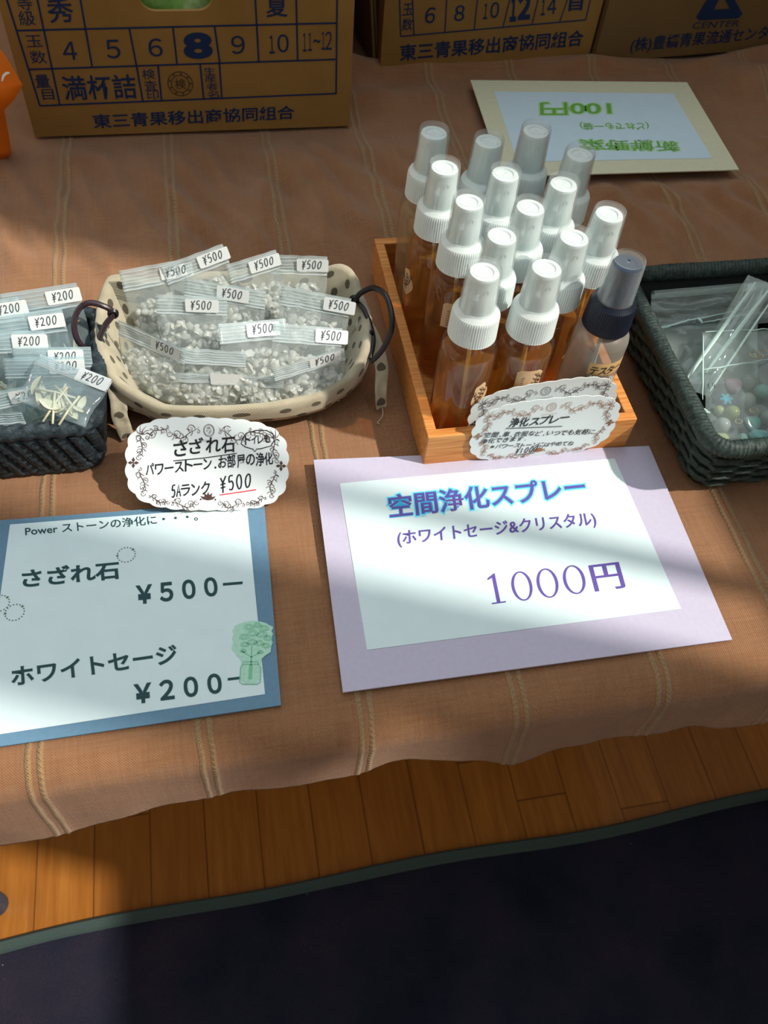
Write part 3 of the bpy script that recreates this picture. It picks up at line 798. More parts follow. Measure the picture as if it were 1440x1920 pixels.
# orange paper bag at the left edge
oy = at(6, 312, 0).y
oM = frame(Vector((0, oy, T + 0.001)), Vector((1, 0, 0)), Vector((0, 0.22, 1)))
def OP(*p): return [loc(oM, *q) for q in p]
ob = thing('paper_bag', 'crumpled orange paper bag with pinked edge at the left of the big box', 'paper bag', mtx=oM)
def puffy(name, pts, depth, z0, seed):
    n = len(pts); c = sum(pts, Vector((0, 0))) / n; m = MB(); K = 8
    dense = []
    for i in range(n):
        a, b = pts[i], pts[(i + 1) % n]
        for k in range(6): dense.append(a.lerp(b, k / 6))
    N = len(dense)
    for sgn in (1, -1):
        for k in range(K + 1):
            f = 1 - k / K
            for i, p in enumerate(dense):
                q = c.lerp(p, f)
                z = depth * (1 - f ** 3) + 0.004 * (1 - f) * 4 * noise.noise(Vector((q.x * 40, q.y * 22, seed)))
                m.v.append((q.x, q.y, z0 + sgn * z))
    for s in range(2):
        o = s * (K + 1) * N
        for k in range(K):
            for i in range(N):
                q = (o + k * N + i, o + k * N + (i + 1) % N, o + (k + 1) * N + (i + 1) % N, o + (k + 1) * N + i)
                m.f.append(q if s == 0 else q[::-1])
    return m.build(name, M['orange'], ob, sharp=40)
puffy('pouch', OP((-120, 190), (-40, 180), (6, 195), (16, 250), (22, 287), (2, 312), (-60, 318), (-125, 320)), 0.022, 0.0, 1)
fp = OP((-120, 40), (-30, 52), (0, 62), (20, 88), (33, 110), (50, 140), (36, 165), (22, 180), (14, 190), (6, 200), (-40, 235), (-120, 250))
puffy('folded_flap', fp, 0.008, 0.03, 2)
g = MB(); pp = [loc(oM, x, y) for x, y in ((17, 122), (20, 112), (26, 107), (31, 107))]
g.stroke(pp, [.001, .002, .002, .001], 0.0465); g.build('white_mark', M['label_white'], ob, smooth=False)

# ------------------------------------------------------------------ printed signs
def board(mtx, pts, name, label, m, th=0.0010, wav=0.0, parent=None, z=0.0):
    """flat board through four local corners, finely divided, with a gentle warp"""
    mb = MB(); n = 24; A, B, C, D = pts            # lower left, lower right, upper right, upper left
    for s in (0, 1):
        for j in range(n + 1):
            for i in range(n + 1):
                u, v = i / n, j / n
                p = A.lerp(B, u).lerp(D.lerp(C, u), v)
                mb.v.append((p.x, p.y, z - s * th))
    k = (n + 1) ** 2
    for j in range(n):
        for i in range(n):
            a = j * (n + 1) + i
            mb.f.append((a, a + 1, a + n + 2, a + n + 1)); mb.f.append((k + a, k + a + n + 1, k + a + n + 2, k + a + 1))
    rim = [i for i in range(n + 1)] + [j * (n + 1) + n for j in range(1, n + 1)] + [n * (n + 1) + i for i in range(n - 1, -1, -1)] + [j * (n + 1) for j in range(n - 1, 0, -1)]
    for a, b in zip(rim, rim[1:] + rim[:1]): mb.f.append((a, a + k, b + k, b))
    return mb.build(name, m, parent, smooth=True, sharp=30)
# lavender sign, a little raised along its left edge
hA, hB = 0.010, 0.0035
a0, b0 = at(643, 1298, 0.0045), at(1373, 1199, 0.0035)
pm_ = frame(a0, b0 - a0, at(588, 862, 0.0085) - a0)
sg = thing('price_sign', 'lavender bordered price sign for the spray bottles reading 1000 yen', 'sign', mtx=pm_)
L = lambda x, y: loc(pm_, x, y)
board(pm_, [L(643, 1298), L(1373, 1199), L(1217, 836), L(588, 862)], 'backing_board', '', M['lavender'], 0.0012, parent=sg)
sh = board(pm_, [L(688, 1219), L(1277, 1142), L(1152, 860), L(637, 907)], 'printed_sheet', '', M['paper'], 0.0003, parent=sg, z=0.0004)
for i, (of, mm_, zz) in enumerate(((.10, 'halo1', .00050), (.066, 'halo2', .00056), (.036, 'halo3', .00062), (.006, 'violet_print', .00070))):
    g = MB(); put_px(g, pm_, '空間浄化スプレー', (732, 972), (1100, 932), (728, 930), z=zz, offset=of, fit='空間浄化スプレー', xb=.012 if i == 3 else 0)
    g.build('title_halo' if i < 3 else 'title_lettering', M[mm_], sh, smooth=False)
g = MB()
put_px(g, pm_, '(ホワイトセージ&クリスタル)', (746, 1028), (1120, 990), (744, 996), z=.0006, offset=.010, xb=.010)
g.build('violet_lettering', M['violet_print'], sh, smooth=False)
g = MB(); put_px(g, pm_, '円', (1117, 1110), (1172, 1103), (1104, 1061), z=.0006, xb=.022)
def mincho(ch_, A, B, C):
    A, B, C = Vector(A), Vector(B), Vector(C); ex, ey = B - A, C - A
    P_ = lambda u, v: A + ex * u + ey * v
    if ch_ == '0':
        n = 48; vs = []
        for k in range(n):
            a = 2 * PI * k / n
            vs += [(*P_(.5 + .5 * math.cos(a), .5 + .5 * math.sin(a)), .0006), (*P_(.5 + .36 * math.cos(a), .5 + .455 * math.sin(a)), .0006)]
        g.add(vs, [(2 * k, 2 * ((k + 1) % n), 2 * ((k + 1) % n) + 1, 2 * k + 1) for k in range(n)])
    else:
        g.poly([P_(.40, .03), P_(.62, .03), P_(.62, 1), P_(.55, 1), P_(.10, .86), P_(.10, .80), P_(.40, .86)], .0006)
        g.poly([P_(.08, 0), P_(.95, 0), P_(.95, .045), P_(.08, .045)], .0006)
for ch_, a_, b_, c__ in (('1', (920, 1134), (950, 1130), (909, 1078)), ('0', (964, 1129), (1003, 1125), (954, 1074)), ('0', (1012, 1124), (1052, 1119), (1001, 1069)), ('0', (1062, 1117), (1103, 1112), (1050, 1063))):
    mincho(ch_, L(*a_), L(*b_), L(*c__))
g.build('price_lettering', M['violet_print'], sh, smooth=False)

# steel-blue sign
a0, b0 = at(0, 1402, 0.003), at(527, 1322, 0.003)
bm2 = frame(a0, b0 - a0, at(495, 940, 0.003) - b0)
sg = thing('price_sign', 'steel blue bordered price sign listing 500 and 200 yen goods', 'sign', mtx=bm2)
L = lambda x, y: loc(bm2, x, y)
BL, BR, TR = L(0, 1402), L(527, 1322), L(495, 938)
iBR, iTR, iTL = L(497, 1302), L(463, 950), L(19, 984)
iBL = iBR + (L(0, 1377) - iBR) * ((iTR - iTL).length / (iBR - L(0, 1377)).length * 1.03)
wv_ = (iTR - iTL).normalized()
board(bm2, [iBL + (BR - iBR) - wv_ * ((TR - iTR).length + .016), BR, TR, iTL + (TR - iTR) - wv_ * ((TR - iTR).length + .016)], 'backing_board', '', M['steel_blue'], 0.0012, parent=sg)
sh = board(bm2, [iBL, iBR, iTR, iTL], 'printed_sheet', '', M['paper'], 0.0003, parent=sg, z=0.0004)
g = MB()
g = MB(); put_px(g, bm2, 'Power ストーンの浄化に・・・。', (48, 1006), (372, 977), (47, 988), z=.0006, offset=.012); g.build('green_lettering', M['green_print'], sh, smooth=False)
g = MB(); put_px(g, bm2, 'さざれ石', (42, 1104), (226, 1086), (41, 1068), z=.0006, offset=.03); g.build('green_lettering', M['green_print'], sh, smooth=False)
g = MB(); put_px(g, bm2, '￥５００', (256, 1135), (410, 1118), (254, 1098), z=.0006, offset=.034); g.build('green_lettering', M['green_print'], sh, smooth=False)
g = MB(); put_px(g, bm2, '-', (418, 1099), (455, 1096), (418, 1094), z=.0006); g.build('green_lettering', M['green_print'], sh, smooth=False)
g = MB(); put_px(g, bm2, 'ホワイトセージ', (22, 1288), (336, 1243), (20, 1252), z=.0006, offset=.026); g.build('green_lettering', M['green_print'], sh, smooth=False)
g = MB(); put_px(g, bm2, '￥２００', (252, 1322), (418, 1300), (250, 1283), z=.0006, offset=.034); g.build('green_lettering', M['green_print'], sh, smooth=False)
g = MB(); put_px(g, bm2, '-', (427, 1277), (452, 1274), (427, 1272), z=.0006); g.build('green_lettering', M['green_print'], sh, smooth=False)
g = MB(); put_px(g, bm2, '-', (455, 1274), (466, 1272.5), (455, 1269), z=.0006); g.build('green_lettering', M['green_print'], sh, smooth=False)
for cx, cy in ((237, 1041), (28, 1149), (0, 1132)):
    c = L(cx, cy); g = MB()
    for k in range(18):
        a = 2 * PI * k / 18; p = c + Vector((math.cos(a), math.sin(a))) * 0.0057
        n = 10 if k in (2, 9) else 6; r0 = 0.0012 if k in (2, 9) else 0.0005
        g.poly([p + Vector((math.cos(2 * PI * q / n), math.sin(2 * PI * q / n))) * (r0 if (q % 2 == 0 or n == 6) else r0 * .45) for q in range(n)], .0006)
    g.build('wreath_print', M['wreath'], sh, smooth=False)
# plant-in-jar sticker straddling the edge of sheet and board
g = MB(); j0 = L(463, 1285); jt = L(470, 1165); ax = (jt - j0); hh = ax.length; ax.normalize(); axx = Vector((ax.y, -ax.x))
def SP(u, v): return j0 + axx * u * hh + ax * v * hh
out = []
for k in range(60):
    a = 2 * PI * k / 60; y = 0.5 - 0.5 * math.cos(a)
    wdt = (0.14 if y < .36 else 0.14 + 0.14 * sm(.36, .55, y)) * min(1, 3.4 * math.sqrt(max(0, y * (1 - y)))) * (1 + .05 * math.sin(k * 2.2))
    out.append(SP(0.04 + (wdt if a < PI else -wdt), y))
g.poly(out[::-1], .00062); stk = g.build('plant_sticker', M['sticker_green'], sg, smooth=False)
g = MB(); rnd = random.Random(3)
for (u, v, r) in [(-.1, .62, .07), (0, .66, .08), (.1, .64, .08), (.2, .6, .07), (-.12, .74, .08), (0, .8, .09), (.13, .78, .09), (.22, .72, .07), (-.06, .9, .08), (.06, .93, .07), (.16, .88, .08), (-.12, .52, .05), (.12, .5, .05)]:
    for q in range(2):
        g.stroke([SP(u + .04 + r * (1 - .45 * q) * .8 * math.cos(t * PI / 7) * (1 + .2 * math.sin(5 * t)), v + r * (1 - .45 * q) * .55 * math.sin(t * PI / 7)) for t in range(15)], .0005, .0007)
g.stroke([SP(.04, .3), SP(.04, .6)], .0009, .0007); g.stroke([SP(.04, .42), SP(-.1, .52)], .0006, .0007); g.stroke([SP(.04, .42), SP(.16, .5)], .0006, .0007)
g.stroke([SP(-.07, .31), SP(-.1, .26), SP(-.1, .04), SP(-.06, .01), SP(.14, .01), SP(.18, .04), SP(.18, .26), SP(.14, .31), SP(-.07, .31), SP(-.07, .35), SP(.14, .35), SP(.14, .31)], .0007, .0007)
g.stroke([SP(.04, .3), SP(.04, .08)], .0022, .0007)
g.build('plant_drawing', M['sticker_line'], stk, smooth=False)

# upside-down sign at the back
c_ = [at(*p, 0.012) for p in ((1288, 154), (882, 150), (943, 331), (1386, 318))]   # its own lower left .. as the writing reads
um = frame(c_[0] * 0 + at(1386, 318, 0.012), at(943, 331, 0.012) - at(1386, 318, 0.012), at(1386, 318, 0.012) - at(1288, 154, 0.012))
sg = thing('price_sign', 'cream bordered sign lying upside down on the cloth behind the spray bottles', 'sign', mtx=um)
L = lambda x, y: loc(um, x, y)
board(um, [L(1288, 154), L(882, 150), L(943, 331), L(1386, 318)], 'backing_board', '', M['cream'], 0.0010, parent=sg)
sh = board(um, [L(1262, 176), L(926, 172), L(970, 304), L(1335, 297)], 'printed_sheet', '', M['paper_blue'], 0.0003, parent=sg, z=0.0004)
for of, mm_, zz, xb in ((.07, 'lime_halo', .0005, 0), (.008, 'lime', .0006, .01)):
    g = MB()
    put_px(g, um, '新鮮野菜', (1268, 266), (1086, 262), (1274, 285), z=zz, offset=of, fit='新鮮野菜', xb=xb)
    put_px(g, um, '(どれでも一袋)', (1214, 229), (1086, 229), (1218, 244), z=zz, offset=of * .5, fit='(どれでも一袋)')
    put_px(g, um, '100円', (1143, 193), (1013, 193), (1146, 216), z=zz, offset=of, fit='100円', xb=xb)
    g.build('lime_halo' if of > .05 else 'lime_lettering', M[mm_], sh, smooth=False)

# ------------------------------------------------------------------ scalloped cards
def spiral(c, r0, r1, a0, turns, n=26):
    return [Vector((c[0] + (r0 + (r1 - r0) * k / n) * math.cos(a0 + turns * 2 * PI * k / n), c[1] + (r0 + (r1 - r0) * k / n) * math.sin(a0 + turns * 2 * PI * k / n))) for k in range(n + 1)]
def card_outline(W, H):
    pts = []; n = 22
    base = []
    N = 400
    for k in range(N):
        a = 2 * PI * k / N
        ca, sa = math.cos(a), math.sin(a); e = 2 / 3.2
        x = W / 2 * math.copysign(abs(ca) ** e, ca); y = H / 2 * math.copysign(abs(sa) ** e, sa)
        base.append(Vector((x, y)))
    acc = [0]
    for k in range(N): acc.append(acc[-1] + (base[(k + 1) % N] - base[k]).length)
    tot = acc[-1]; lobes = 26
    for k in range(N):
        s = acc[k] / tot * lobes
        pts.append(base[k] * (1 + 0.028 * (abs(math.sin(PI * s)) - 0.6)))
    return pts
def scrollwork(W, H, wd):
    g = MB()
    def leafy(x0, y0, x1, y1, flip, amp):
        A, B = Vector((x0, y0)), Vector((x1, y1)); d = B - A; q = Vector((-d.y, d.x)) * flip; L_ = d.length
        stem = lambda f: A + d * f + q * amp * math.sin(PI * f) * (1 - .35 * math.sin(2 * PI * f))
        g.stroke([stem(t / 24) for t in range(25)], [wd * (0.5 + 1.3 * math.sin(PI * t / 24)) for t in range(25)], .0003)
        for f, r, tr, sd in ((.97, .10, 1.3, 1), (.74, .15, -1.6, -1), (.50, .13, 1.5, 1), (.27, .12, -1.4, -1), (.05, .07, 1.2, 1)):
            c = stem(f) + q * amp * .42 * sd
            g.stroke(spiral(c, .06 * r * L_, r * L_, f * 11, tr), [wd * (.4 + 1.0 * t / 26) for t in range(27)], .0003)
        for t in range(8):
            f = .12 + .1 * t; p = stem(f); sd = 1 if t % 2 else -1
            o = q * (.16 * sd); o2 = d * .08
            g.stroke([p, p + o * .5 + o2 * .3, p + o * .9 + o2 * .9, p + o * .8 + o2 * 1.3], [wd * .4, wd * 1.6, wd * 1.2, wd * .2], .0003)
    for s in (-1, 1):
        leafy(s * .06 * W, .40 * H, s * .25 * W, .36 * H, -s, .28)       # two at the top centre
        leafy(s * .24 * W, .37 * H, s * .37 * W, .25 * H, s, .18)
        leafy(s * .42 * W, .33 * H, s * .44 * W, .05 * H, -s, .16)       # sides
        leafy(s * .43 * W, -.06 * H, s * .41 * W, -.34 * H, -s, .16)
        leafy(s * .36 * W, -.34 * H, s * .24 * W, -.40 * H, s, .18)
        leafy(s * .23 * W, -.40 * H, s * .07 * W, -.38 * H, s, .26)
        for k in range(5):
            a = PI * (.1 + .2 * k); c = Vector((s * .40 * W, .30 * H))
            g.stroke([c, c + Vector((s * math.cos(a), math.sin(a))) * .05 * H, c + Vector((s * math.cos(a + .4), math.sin(a + .4))) * .10 * H], [wd, wd * 1.6, wd * .4], .0003)
        c = Vector((s * .455 * W, 0))
        for k in range(4):
            a = PI / 2 * k; d = Vector((math.cos(a), math.sin(a)))
            g.poly([c, c + d * .03 * H + Vector((-d.y, d.x)) * .018 * H, c + d * .06 * H, c + d * .03 * H - Vector((-d.y, d.x)) * .018 * H], .0003)
        g.poly([Vector((s * .045 * W, -.38 * H)) + Vector((math.cos(a), math.sin(a))) * .010 * H for a in [k * PI / 4 for k in range(8)]], .0003)
    c = Vector((0, -.39 * H))
    for a in (.5, 1.1, 1.57, 2.04, 2.64):
        d = Vector((math.cos(a), math.sin(a))); n_ = Vector((-d.y, d.x))
        g.poly([c, c + d * .05 * H - n_ * .016 * H, c + d * .095 * H, c + d * .05 * H + n_ * .016 * H], .0003)
    c = Vector((0, .365 * H))
    for r in (1.0, .86): g.stroke([c + Vector((.033 * W * r * math.cos(2 * PI * k / 36), .066 * H * r * math.sin(2 * PI * k / 36))) for k in range(37)], wd * .8, .0003)
    for k in range(7):
        a = k * 2.4; p = c + Vector((math.cos(a) * .008 * W, math.sin(a) * .028 * H))
        g.stroke(spiral(p, 0, .014 * H, a, 1.2, 10), wd * .6, .0003)
    # tiny flourish under the medallion
    g.stroke([Vector((-.055 * W + .11 * W * k / 40, .255 * H + .012 * H * math.sin(k * 1.1))) for k in range(41)], wd * .5, .0003)
    return g
CW, CH = 0.108, 0.063
def curved(me, k):
    for v in me.vertices: v.co.z += k * (v.co.x ** 2)
def card(mtx, label, prm, group=None, flip=False):
    t = thing('scalloped_card', label, 'price card', mtx=mtx, group=group)
    mb = MB(); ol = card_outline(CW, CH)
    mb.v.append((0, 0, 0)); n = len(ol)
    for p in ol: mb.v.append((p.x, p.y, 0))
    for i in range(n): mb.f.append((0, 1 + i, 1 + (i + 1) % n))
    o = mb.build('card_stock', M['card'], t, smooth=False)
    s = o.modifiers.new('thickness', 'SOLIDIFY'); s.thickness = 0.0005; s.offset = -1
    scrollwork(CW, CH, 0.00030).build('scroll_border', M[prm], t, smooth=False)
    return t
# card leaning on the oval basket
b = at(390, 957, 0.006); Ud = (at(500, 940, 0.006) - at(280, 950, 0.006)); Ud.z = -0.008
cm = frame(Vector((0, 0, 0)), Ud, Vector((0, 0.74, 0.67)))
cm.translation = b + (cm.to_3x3() @ Vector((0, CH / 2, 0)))
cd = card(cm, 'scalloped white card with handwritten 500 yen note leaning on the oval basket', 'scroll_brown')
L = lambda x, y: loc(cm, x, y)
g = MB()
hand(g, 'さざれ石', L(326, 853), L(444, 843), .0100, offset=.017, seed=2)
hand(g, 'パワーストーン.お部屋の浄化', L(273, 890), L(514, 868), .0080, offset=.017, seed=3)
hand(g, '5Aランク', L(320, 933), L(396, 923), .0085, offset=.017, seed=4)
hand(g, '¥500', L(412, 922), L(472, 912), .0090, offset=.017, seed=5)
hand(g, 'トイレも', L(459, 833), L(507, 829), .0062, offset=.017, seed=6)
g.stroke([L(325, 864), L(380, 859), L(444, 850)], .0006, .0003)
bub = [L(455, 822), L(462, 812), L(480, 807), L(500, 807), L(512, 814), L(514, 826), L(508, 836), L(490, 841), L(481, 842), L(478, 847), L(474, 842), L(460, 838), L(452, 832), L(455, 822)]
g.stroke(bub, .0006, .0003)
g.build('handwriting', M['ink'], cd, smooth=False)
g = MB(); g.stroke([L(412, 928), L(440, 924), L(480, 918)], .0007, .0004); g.build('red_underline', M['red_ink'], cd, smooth=False)
# two cards leaning on the tray front
def tray_card(bx, by, back, tilt, dz, prm, label, roll):
    m = frame(Vector((0, 0, 0)), Vector((1, roll[0], roll[1])), Vector((0, math.cos(tilt), math.sin(tilt))))
    p = at(bx, by, dz); m.translation = p + (m.to_3x3() @ Vector((0, CH / 2, 0))); m.translation.y += back
    return m, card(m, label, prm)
m2, cd2 = tray_card(1008, 866, 0.0, math.radians(89), 0.0055, 'scroll_copper', 'scalloped white card with handwritten 1000 yen note leaning on the wooden tray', (0.0, 0.02))
m2.translation.y = 0.3680; cd2.matrix_world = m2
L = lambda x, y: loc(m2, x, y)
g = MB()
hand(g, '浄化スプレー', L(953, 800), L(1066, 789), .0088, offset=.017, seed=7)
hand(g, '空間,車,衣服など,いつでも気軽に', L(906, 819), L(1114, 813), .0051, offset=.008, seed=8)
hand(g, '浄化できます.', L(900, 831), L(988, 825), .0048, offset=.008, seed=9)
hand(g, '※パワーストーンにはやめてね', L(916, 841), L(1074, 834), .0047, offset=.008, seed=10)
hand(g, '¥1000', L(964, 851), L(1006, 846), .0058, offset=.017, seed=11)
g.stroke([L(948, 803), L(1000, 801), L(1054, 799)], .0006, .0003); g.stroke([L(964, 853), L(1002, 849)], .0005, .0003)
g.build('handwriting', M['ink'], cd2, smooth=False)
m3, cd3 = tray_card(1014, 850, 0.0, math.radians(89), 0.011, 'scroll_brown', 'scalloped card standing behind the 1000 yen card, only its border showing', (0.0, 0.10))
cd3.location.y = 0.3786

# ------------------------------------------------------------------ wooden tray
TRX0, TRX1, TRY0, TRY1, TRH = 0.1315, 0.2880, 0.3695, 0.5900, 0.036
tray = thing('wooden_tray', 'orange-stained wooden tray holding the spray bottles', 'tray', ((TRX0 + TRX1) / 2, (TRY0 + TRY1) / 2, T + 0.0015))
o = tray.location; hx, hy = (TRX1 - TRX0) / 2, (TRY1 - TRY0) / 2; wt = 0.0075
for nm, lo, hi in (('front_board', (-hx, -hy, 0), (hx, -hy + wt, TRH)), ('rear_board', (-hx, hy - wt, 0), (hx, hy, TRH)),
                   ('side_board', (-hx, -hy + wt, 0), (-hx + wt, hy - wt, TRH)), ('side_board', (hx - wt, -hy + wt, 0), (hx, hy - wt, TRH)),
                   ('bottom_board', (-hx + wt, -hy + wt, 0.0), (hx - wt, hy - wt, 0.0035))):
    q = MB().box(lo, hi).build(nm, M['tray_wood'], tray, smooth=False); bevel(q, 0.0008)

# ------------------------------------------------------------------ spray bottles
def ribbed(k, r, z): return 1.0 if (k % 4 < 2) else 0.965
BR_ = 0.0192
def bottle_meshes():
    d = {}
    R = BR_
    d['bottle_body'] = MB().lathe([(R - .004, 0), (R - .001, .0012), (R, .004), (R, .088), (R - .0006, .0915), (R - .0030, .0950), (R - .007, .0975), (.0125, .0985), (.0118, .1015)], 40, close_top=False)
    rl = R - .0011
    d['liquid'] = MB().lathe([(rl - .004, .0012), (rl - .001, .0022), (rl, .005), (rl, .0845), (rl - .0006, .085)], 40)
    d['dip_tube'] = MB().tube([(0.004, 0.002, .004), (0.003, 0.001, .05), (0, 0, .1)], .0016, 8)
    d['collar'] = MB().lathe([(.0150, .0985), (.0163, .0992), (.0163, .1000), (.0158, .1165), (.0150, .1185), (.0128, .1205), (.0120, .1218)], 240, rmod=lambda k, r, z: ribbed(k, r, z) if .0995 < z < .117 else 1.0)
    d['pump'] = MB().lathe([(.0108, .120), (.0105, .133), (.0101, .1335), (.0098, .1468), (.0090, .1485), (.0060, .1488), (.0054, .1480), (.0012, .1478)], 32)
    d['pump'].tube([(0, -.0088, .1400), (0, -.0099, .1400)], .0020, 12)
    cap = [(.0126, .1195), (.0124, .1210), (.0122, .1212), (.0110, .1505), (.0105, .1520), (.0100, .1522), (.0095, .1512), (.0060, .1508), (.0012, .1508), (.0010, .1496)]
    d['overcap'] = MB().lathe(cap, 40, close_bottom=False)
    # inner wall of the cap gives it thickness
    d['overcap'].lathe([(.0116, .1200), (.0101, .1490)], 40, close_bottom=False, close_top=False)
    return d
BMESH = bottle_meshes()
BM = {'bottle_body': 'pet', 'liquid': 'amber', 'dip_tube': 'white_plastic', 'collar': 'white_plastic', 'pump': 'white_plastic', 'overcap': 'clear_cap'}
BME = {k: v.mesh(k, M[BM[k]]) for k, v in BMESH.items()}
for me in BME.values(): me.set_sharp_from_angle(angle=math.radians(40))
def wrap(pts, R, zc, ang):
    """2-D label points (arc length, height) laid on the bottle's wall"""
    return [((R) * math.cos(ang + p[0] / R), (R) * math.sin(ang + p[0] / R), zc + p[1]) for p in pts]
def wrapped_sheet(outline, R, zc, ang, n=14):
    m = MB()
    vs = wrap(outline, R, zc, ang); c = wrap([(0, 0)], R, zc, ang)[0]
    K = 6; N = len(outline)
    for k in range(K + 1):
        f = 1 - k / K
        m.v += wrap([(p[0] * f, p[1] * f) for p in outline], R, zc, ang)
    for k in range(K):
        for i in range(N):
            m.f.append((k * N + i, k * N + (i + 1) % N, (k + 1) * N + (i + 1) % N, (k + 1) * N + i))
    return m
def wrapped_strokes(lines, R, zc, ang, wd):
    m = MB()
    for ln in lines:
        t = MB().stroke(ln, wd, 0)
        m.add(wrap([(v[0], v[1]) for v in t.v], R, zc, ang), t.f)
    return m
def sprig(x0, y0, hgt, lean):
    out = []
    stem = [(x0 + lean * hgt * (k / 8) ** 1.5, y0 + hgt * k / 8) for k in range(9)]
    out.append(stem)
    for k in range(2, 9):
        x, y = stem[k]; s = 1 if k % 2 else -1
        L_ = hgt * .22
        out.append([(x, y), (x + s * L_ * .4, y + L_ * .55), (x + s * L_ * .75, y + L_ * .7), (x + s * L_ * .45, y + L_ * .15), (x, y)])
    x, y = stem[-1]
    out.append([(x + .0011 * math.cos(a * PI / 4), y + .0012 + .0011 * math.sin(a * PI / 4)) for a in range(9)])
    return out
OUT_A = [(.0068 * math.cos(a) * (1 + .16 * math.cos(3 * a + .6)), .0115 * math.sin(a) * (1 + .06 * math.cos(5 * a))) for a in [2 * PI * k / 40 for k in range(40)]]
OUT_B = [(-.0095, -.011), (.0095, -.011), (.0095, .0085), (.006, .0115), (-.0075, .0115), (-.0095, .0095)]
def dense(o):
    r = []
    for i in range(len(o)):
        a, b = o[i], o[(i + 1) % len(o)]
        for k in range(5): r.append((a[0] + (b[0] - a[0]) * k / 5, a[1] + (b[1] - a[1]) * k / 5))
    return r
LAB = {}
for kind, outl, zc in (('A', OUT_A, .057), ('B', dense(OUT_B), .067)):
    R = BR_ + .00015
    lm = wrapped_sheet(outl, R, zc, 0).mesh('front_label', M['kraft'])
    if kind == 'A': ln = sprig(-.001, -.009, .014, .1) + sprig(.001, -.006, .012, .35) + sprig(-.002, -.008, .010, -.3)
    else: ln = sprig(.004, -.010, .016, .1) + sprig(.006, -.008, .012, .2) + [[(-.006, -.009 + k * .0022), (-.0042, -.009 + k * .0022), (-.0042, -.0078 + k * .0022)] for k in range(7)]
    pm2 = wrapped_strokes(ln, R + .0001, zc, 0, .0004).mesh('leaf_print', M['leaf_ink'])
    LAB[kind] = (lm, pm2)
# plain label seen through the liquid, on the far side
rl_out = dense([(-.013, -.030), (.013, -.030), (.013, .026), (-.013, .026)])
RBL = wrapped_sheet(rl_out, BR_ + .0001, .050, 0).mesh('rear_label', M['back_label'])
RBT = wrapped_strokes([[(-.009 + k * .0026, .014), (-.009 + k * .0026, .022)] for k in range(6)], BR_ + .0003, .05, 0, .0005).mesh('label_text', M['pencil'])
grp = 'amber spray bottles in the wooden tray'
BOT = [((815, 240), 'amber spray bottle, liquid whitened as by light, in the back left tray corner', 'p', 100, None),
       ((918, 256), 'amber spray bottle in the back row, second from the left corner', 'a', 60, 'A'),
       ((1007, 237), 'amber spray bottle rearmost in the tray, directly below the 100 yen sign', 'a', 30, 'A'),
       ((1090, 281), 'amber spray bottle at the back right, beside the cream sign edge', 'a', 80, 'B'),
       ((835, 305), 'amber spray bottle along the left tray wall, just ahead of the whitened one', 'a', 195, 'A'),
       ((950, 318), 'amber spray bottle in the middle of the second row from the back', 'a', 45, 'A'),
       ((1057, 338), 'amber spray bottle inside the right half, two places behind the right middle gap', 'a', 20, 'B'),
       ((882, 370), 'amber spray bottle with leafy kraft label facing left, third along the left wall', 'a', 262, 'B'),
       ((997, 382), 'amber spray bottle at the very centre of the crowd of bottles', 'a', 50, 'A'),
       ((1145, 393), 'amber spray bottle against the right tray wall, behind the black-collared tester', 'a', 20, 'A'),
       ((943, 437), 'amber spray bottle directly behind the front left one', 'a', 120, 'A'),
       ((1083, 442), 'amber spray bottle between the tester and the centre, second row from front', 'a', 330, 'B'),
       ((918, 503), 'amber spray bottle in the front left corner of the tray, leaf sticker low', 'a', 296, 'A'),
       ((1035, 500), 'amber spray bottle front centre of the tray with a squarish kraft label', 'a', 272, 'B'),
       ((1185, 505), 'empty clear tester bottle with black collar and tan tape label', 't', 250, None)]
pos = [at(p[0], p[1], 0.1575) for p, *_ in BOT]
for it in range(60):                                # settle the crowd so no two bottles share space
    for i in range(len(pos)):
        for j in range(i):
            d = pos[i] - pos[j]; d.z = 0
            if d.length < 2 * BR_ + .0004:
                k = (2 * BR_ + .0004 - d.length) / 2; d.normalize(); pos[i] += d * k; pos[j] -= d * k
    for p in pos:
        p.x = min(max(p.x, TRX0 + wt + BR_ + .0003), TRX1 - wt - BR_ - .0003); p.y = min(max(p.y, TRY0 + wt + BR_ + .0040), TRY1 - wt - BR_ - .0003)
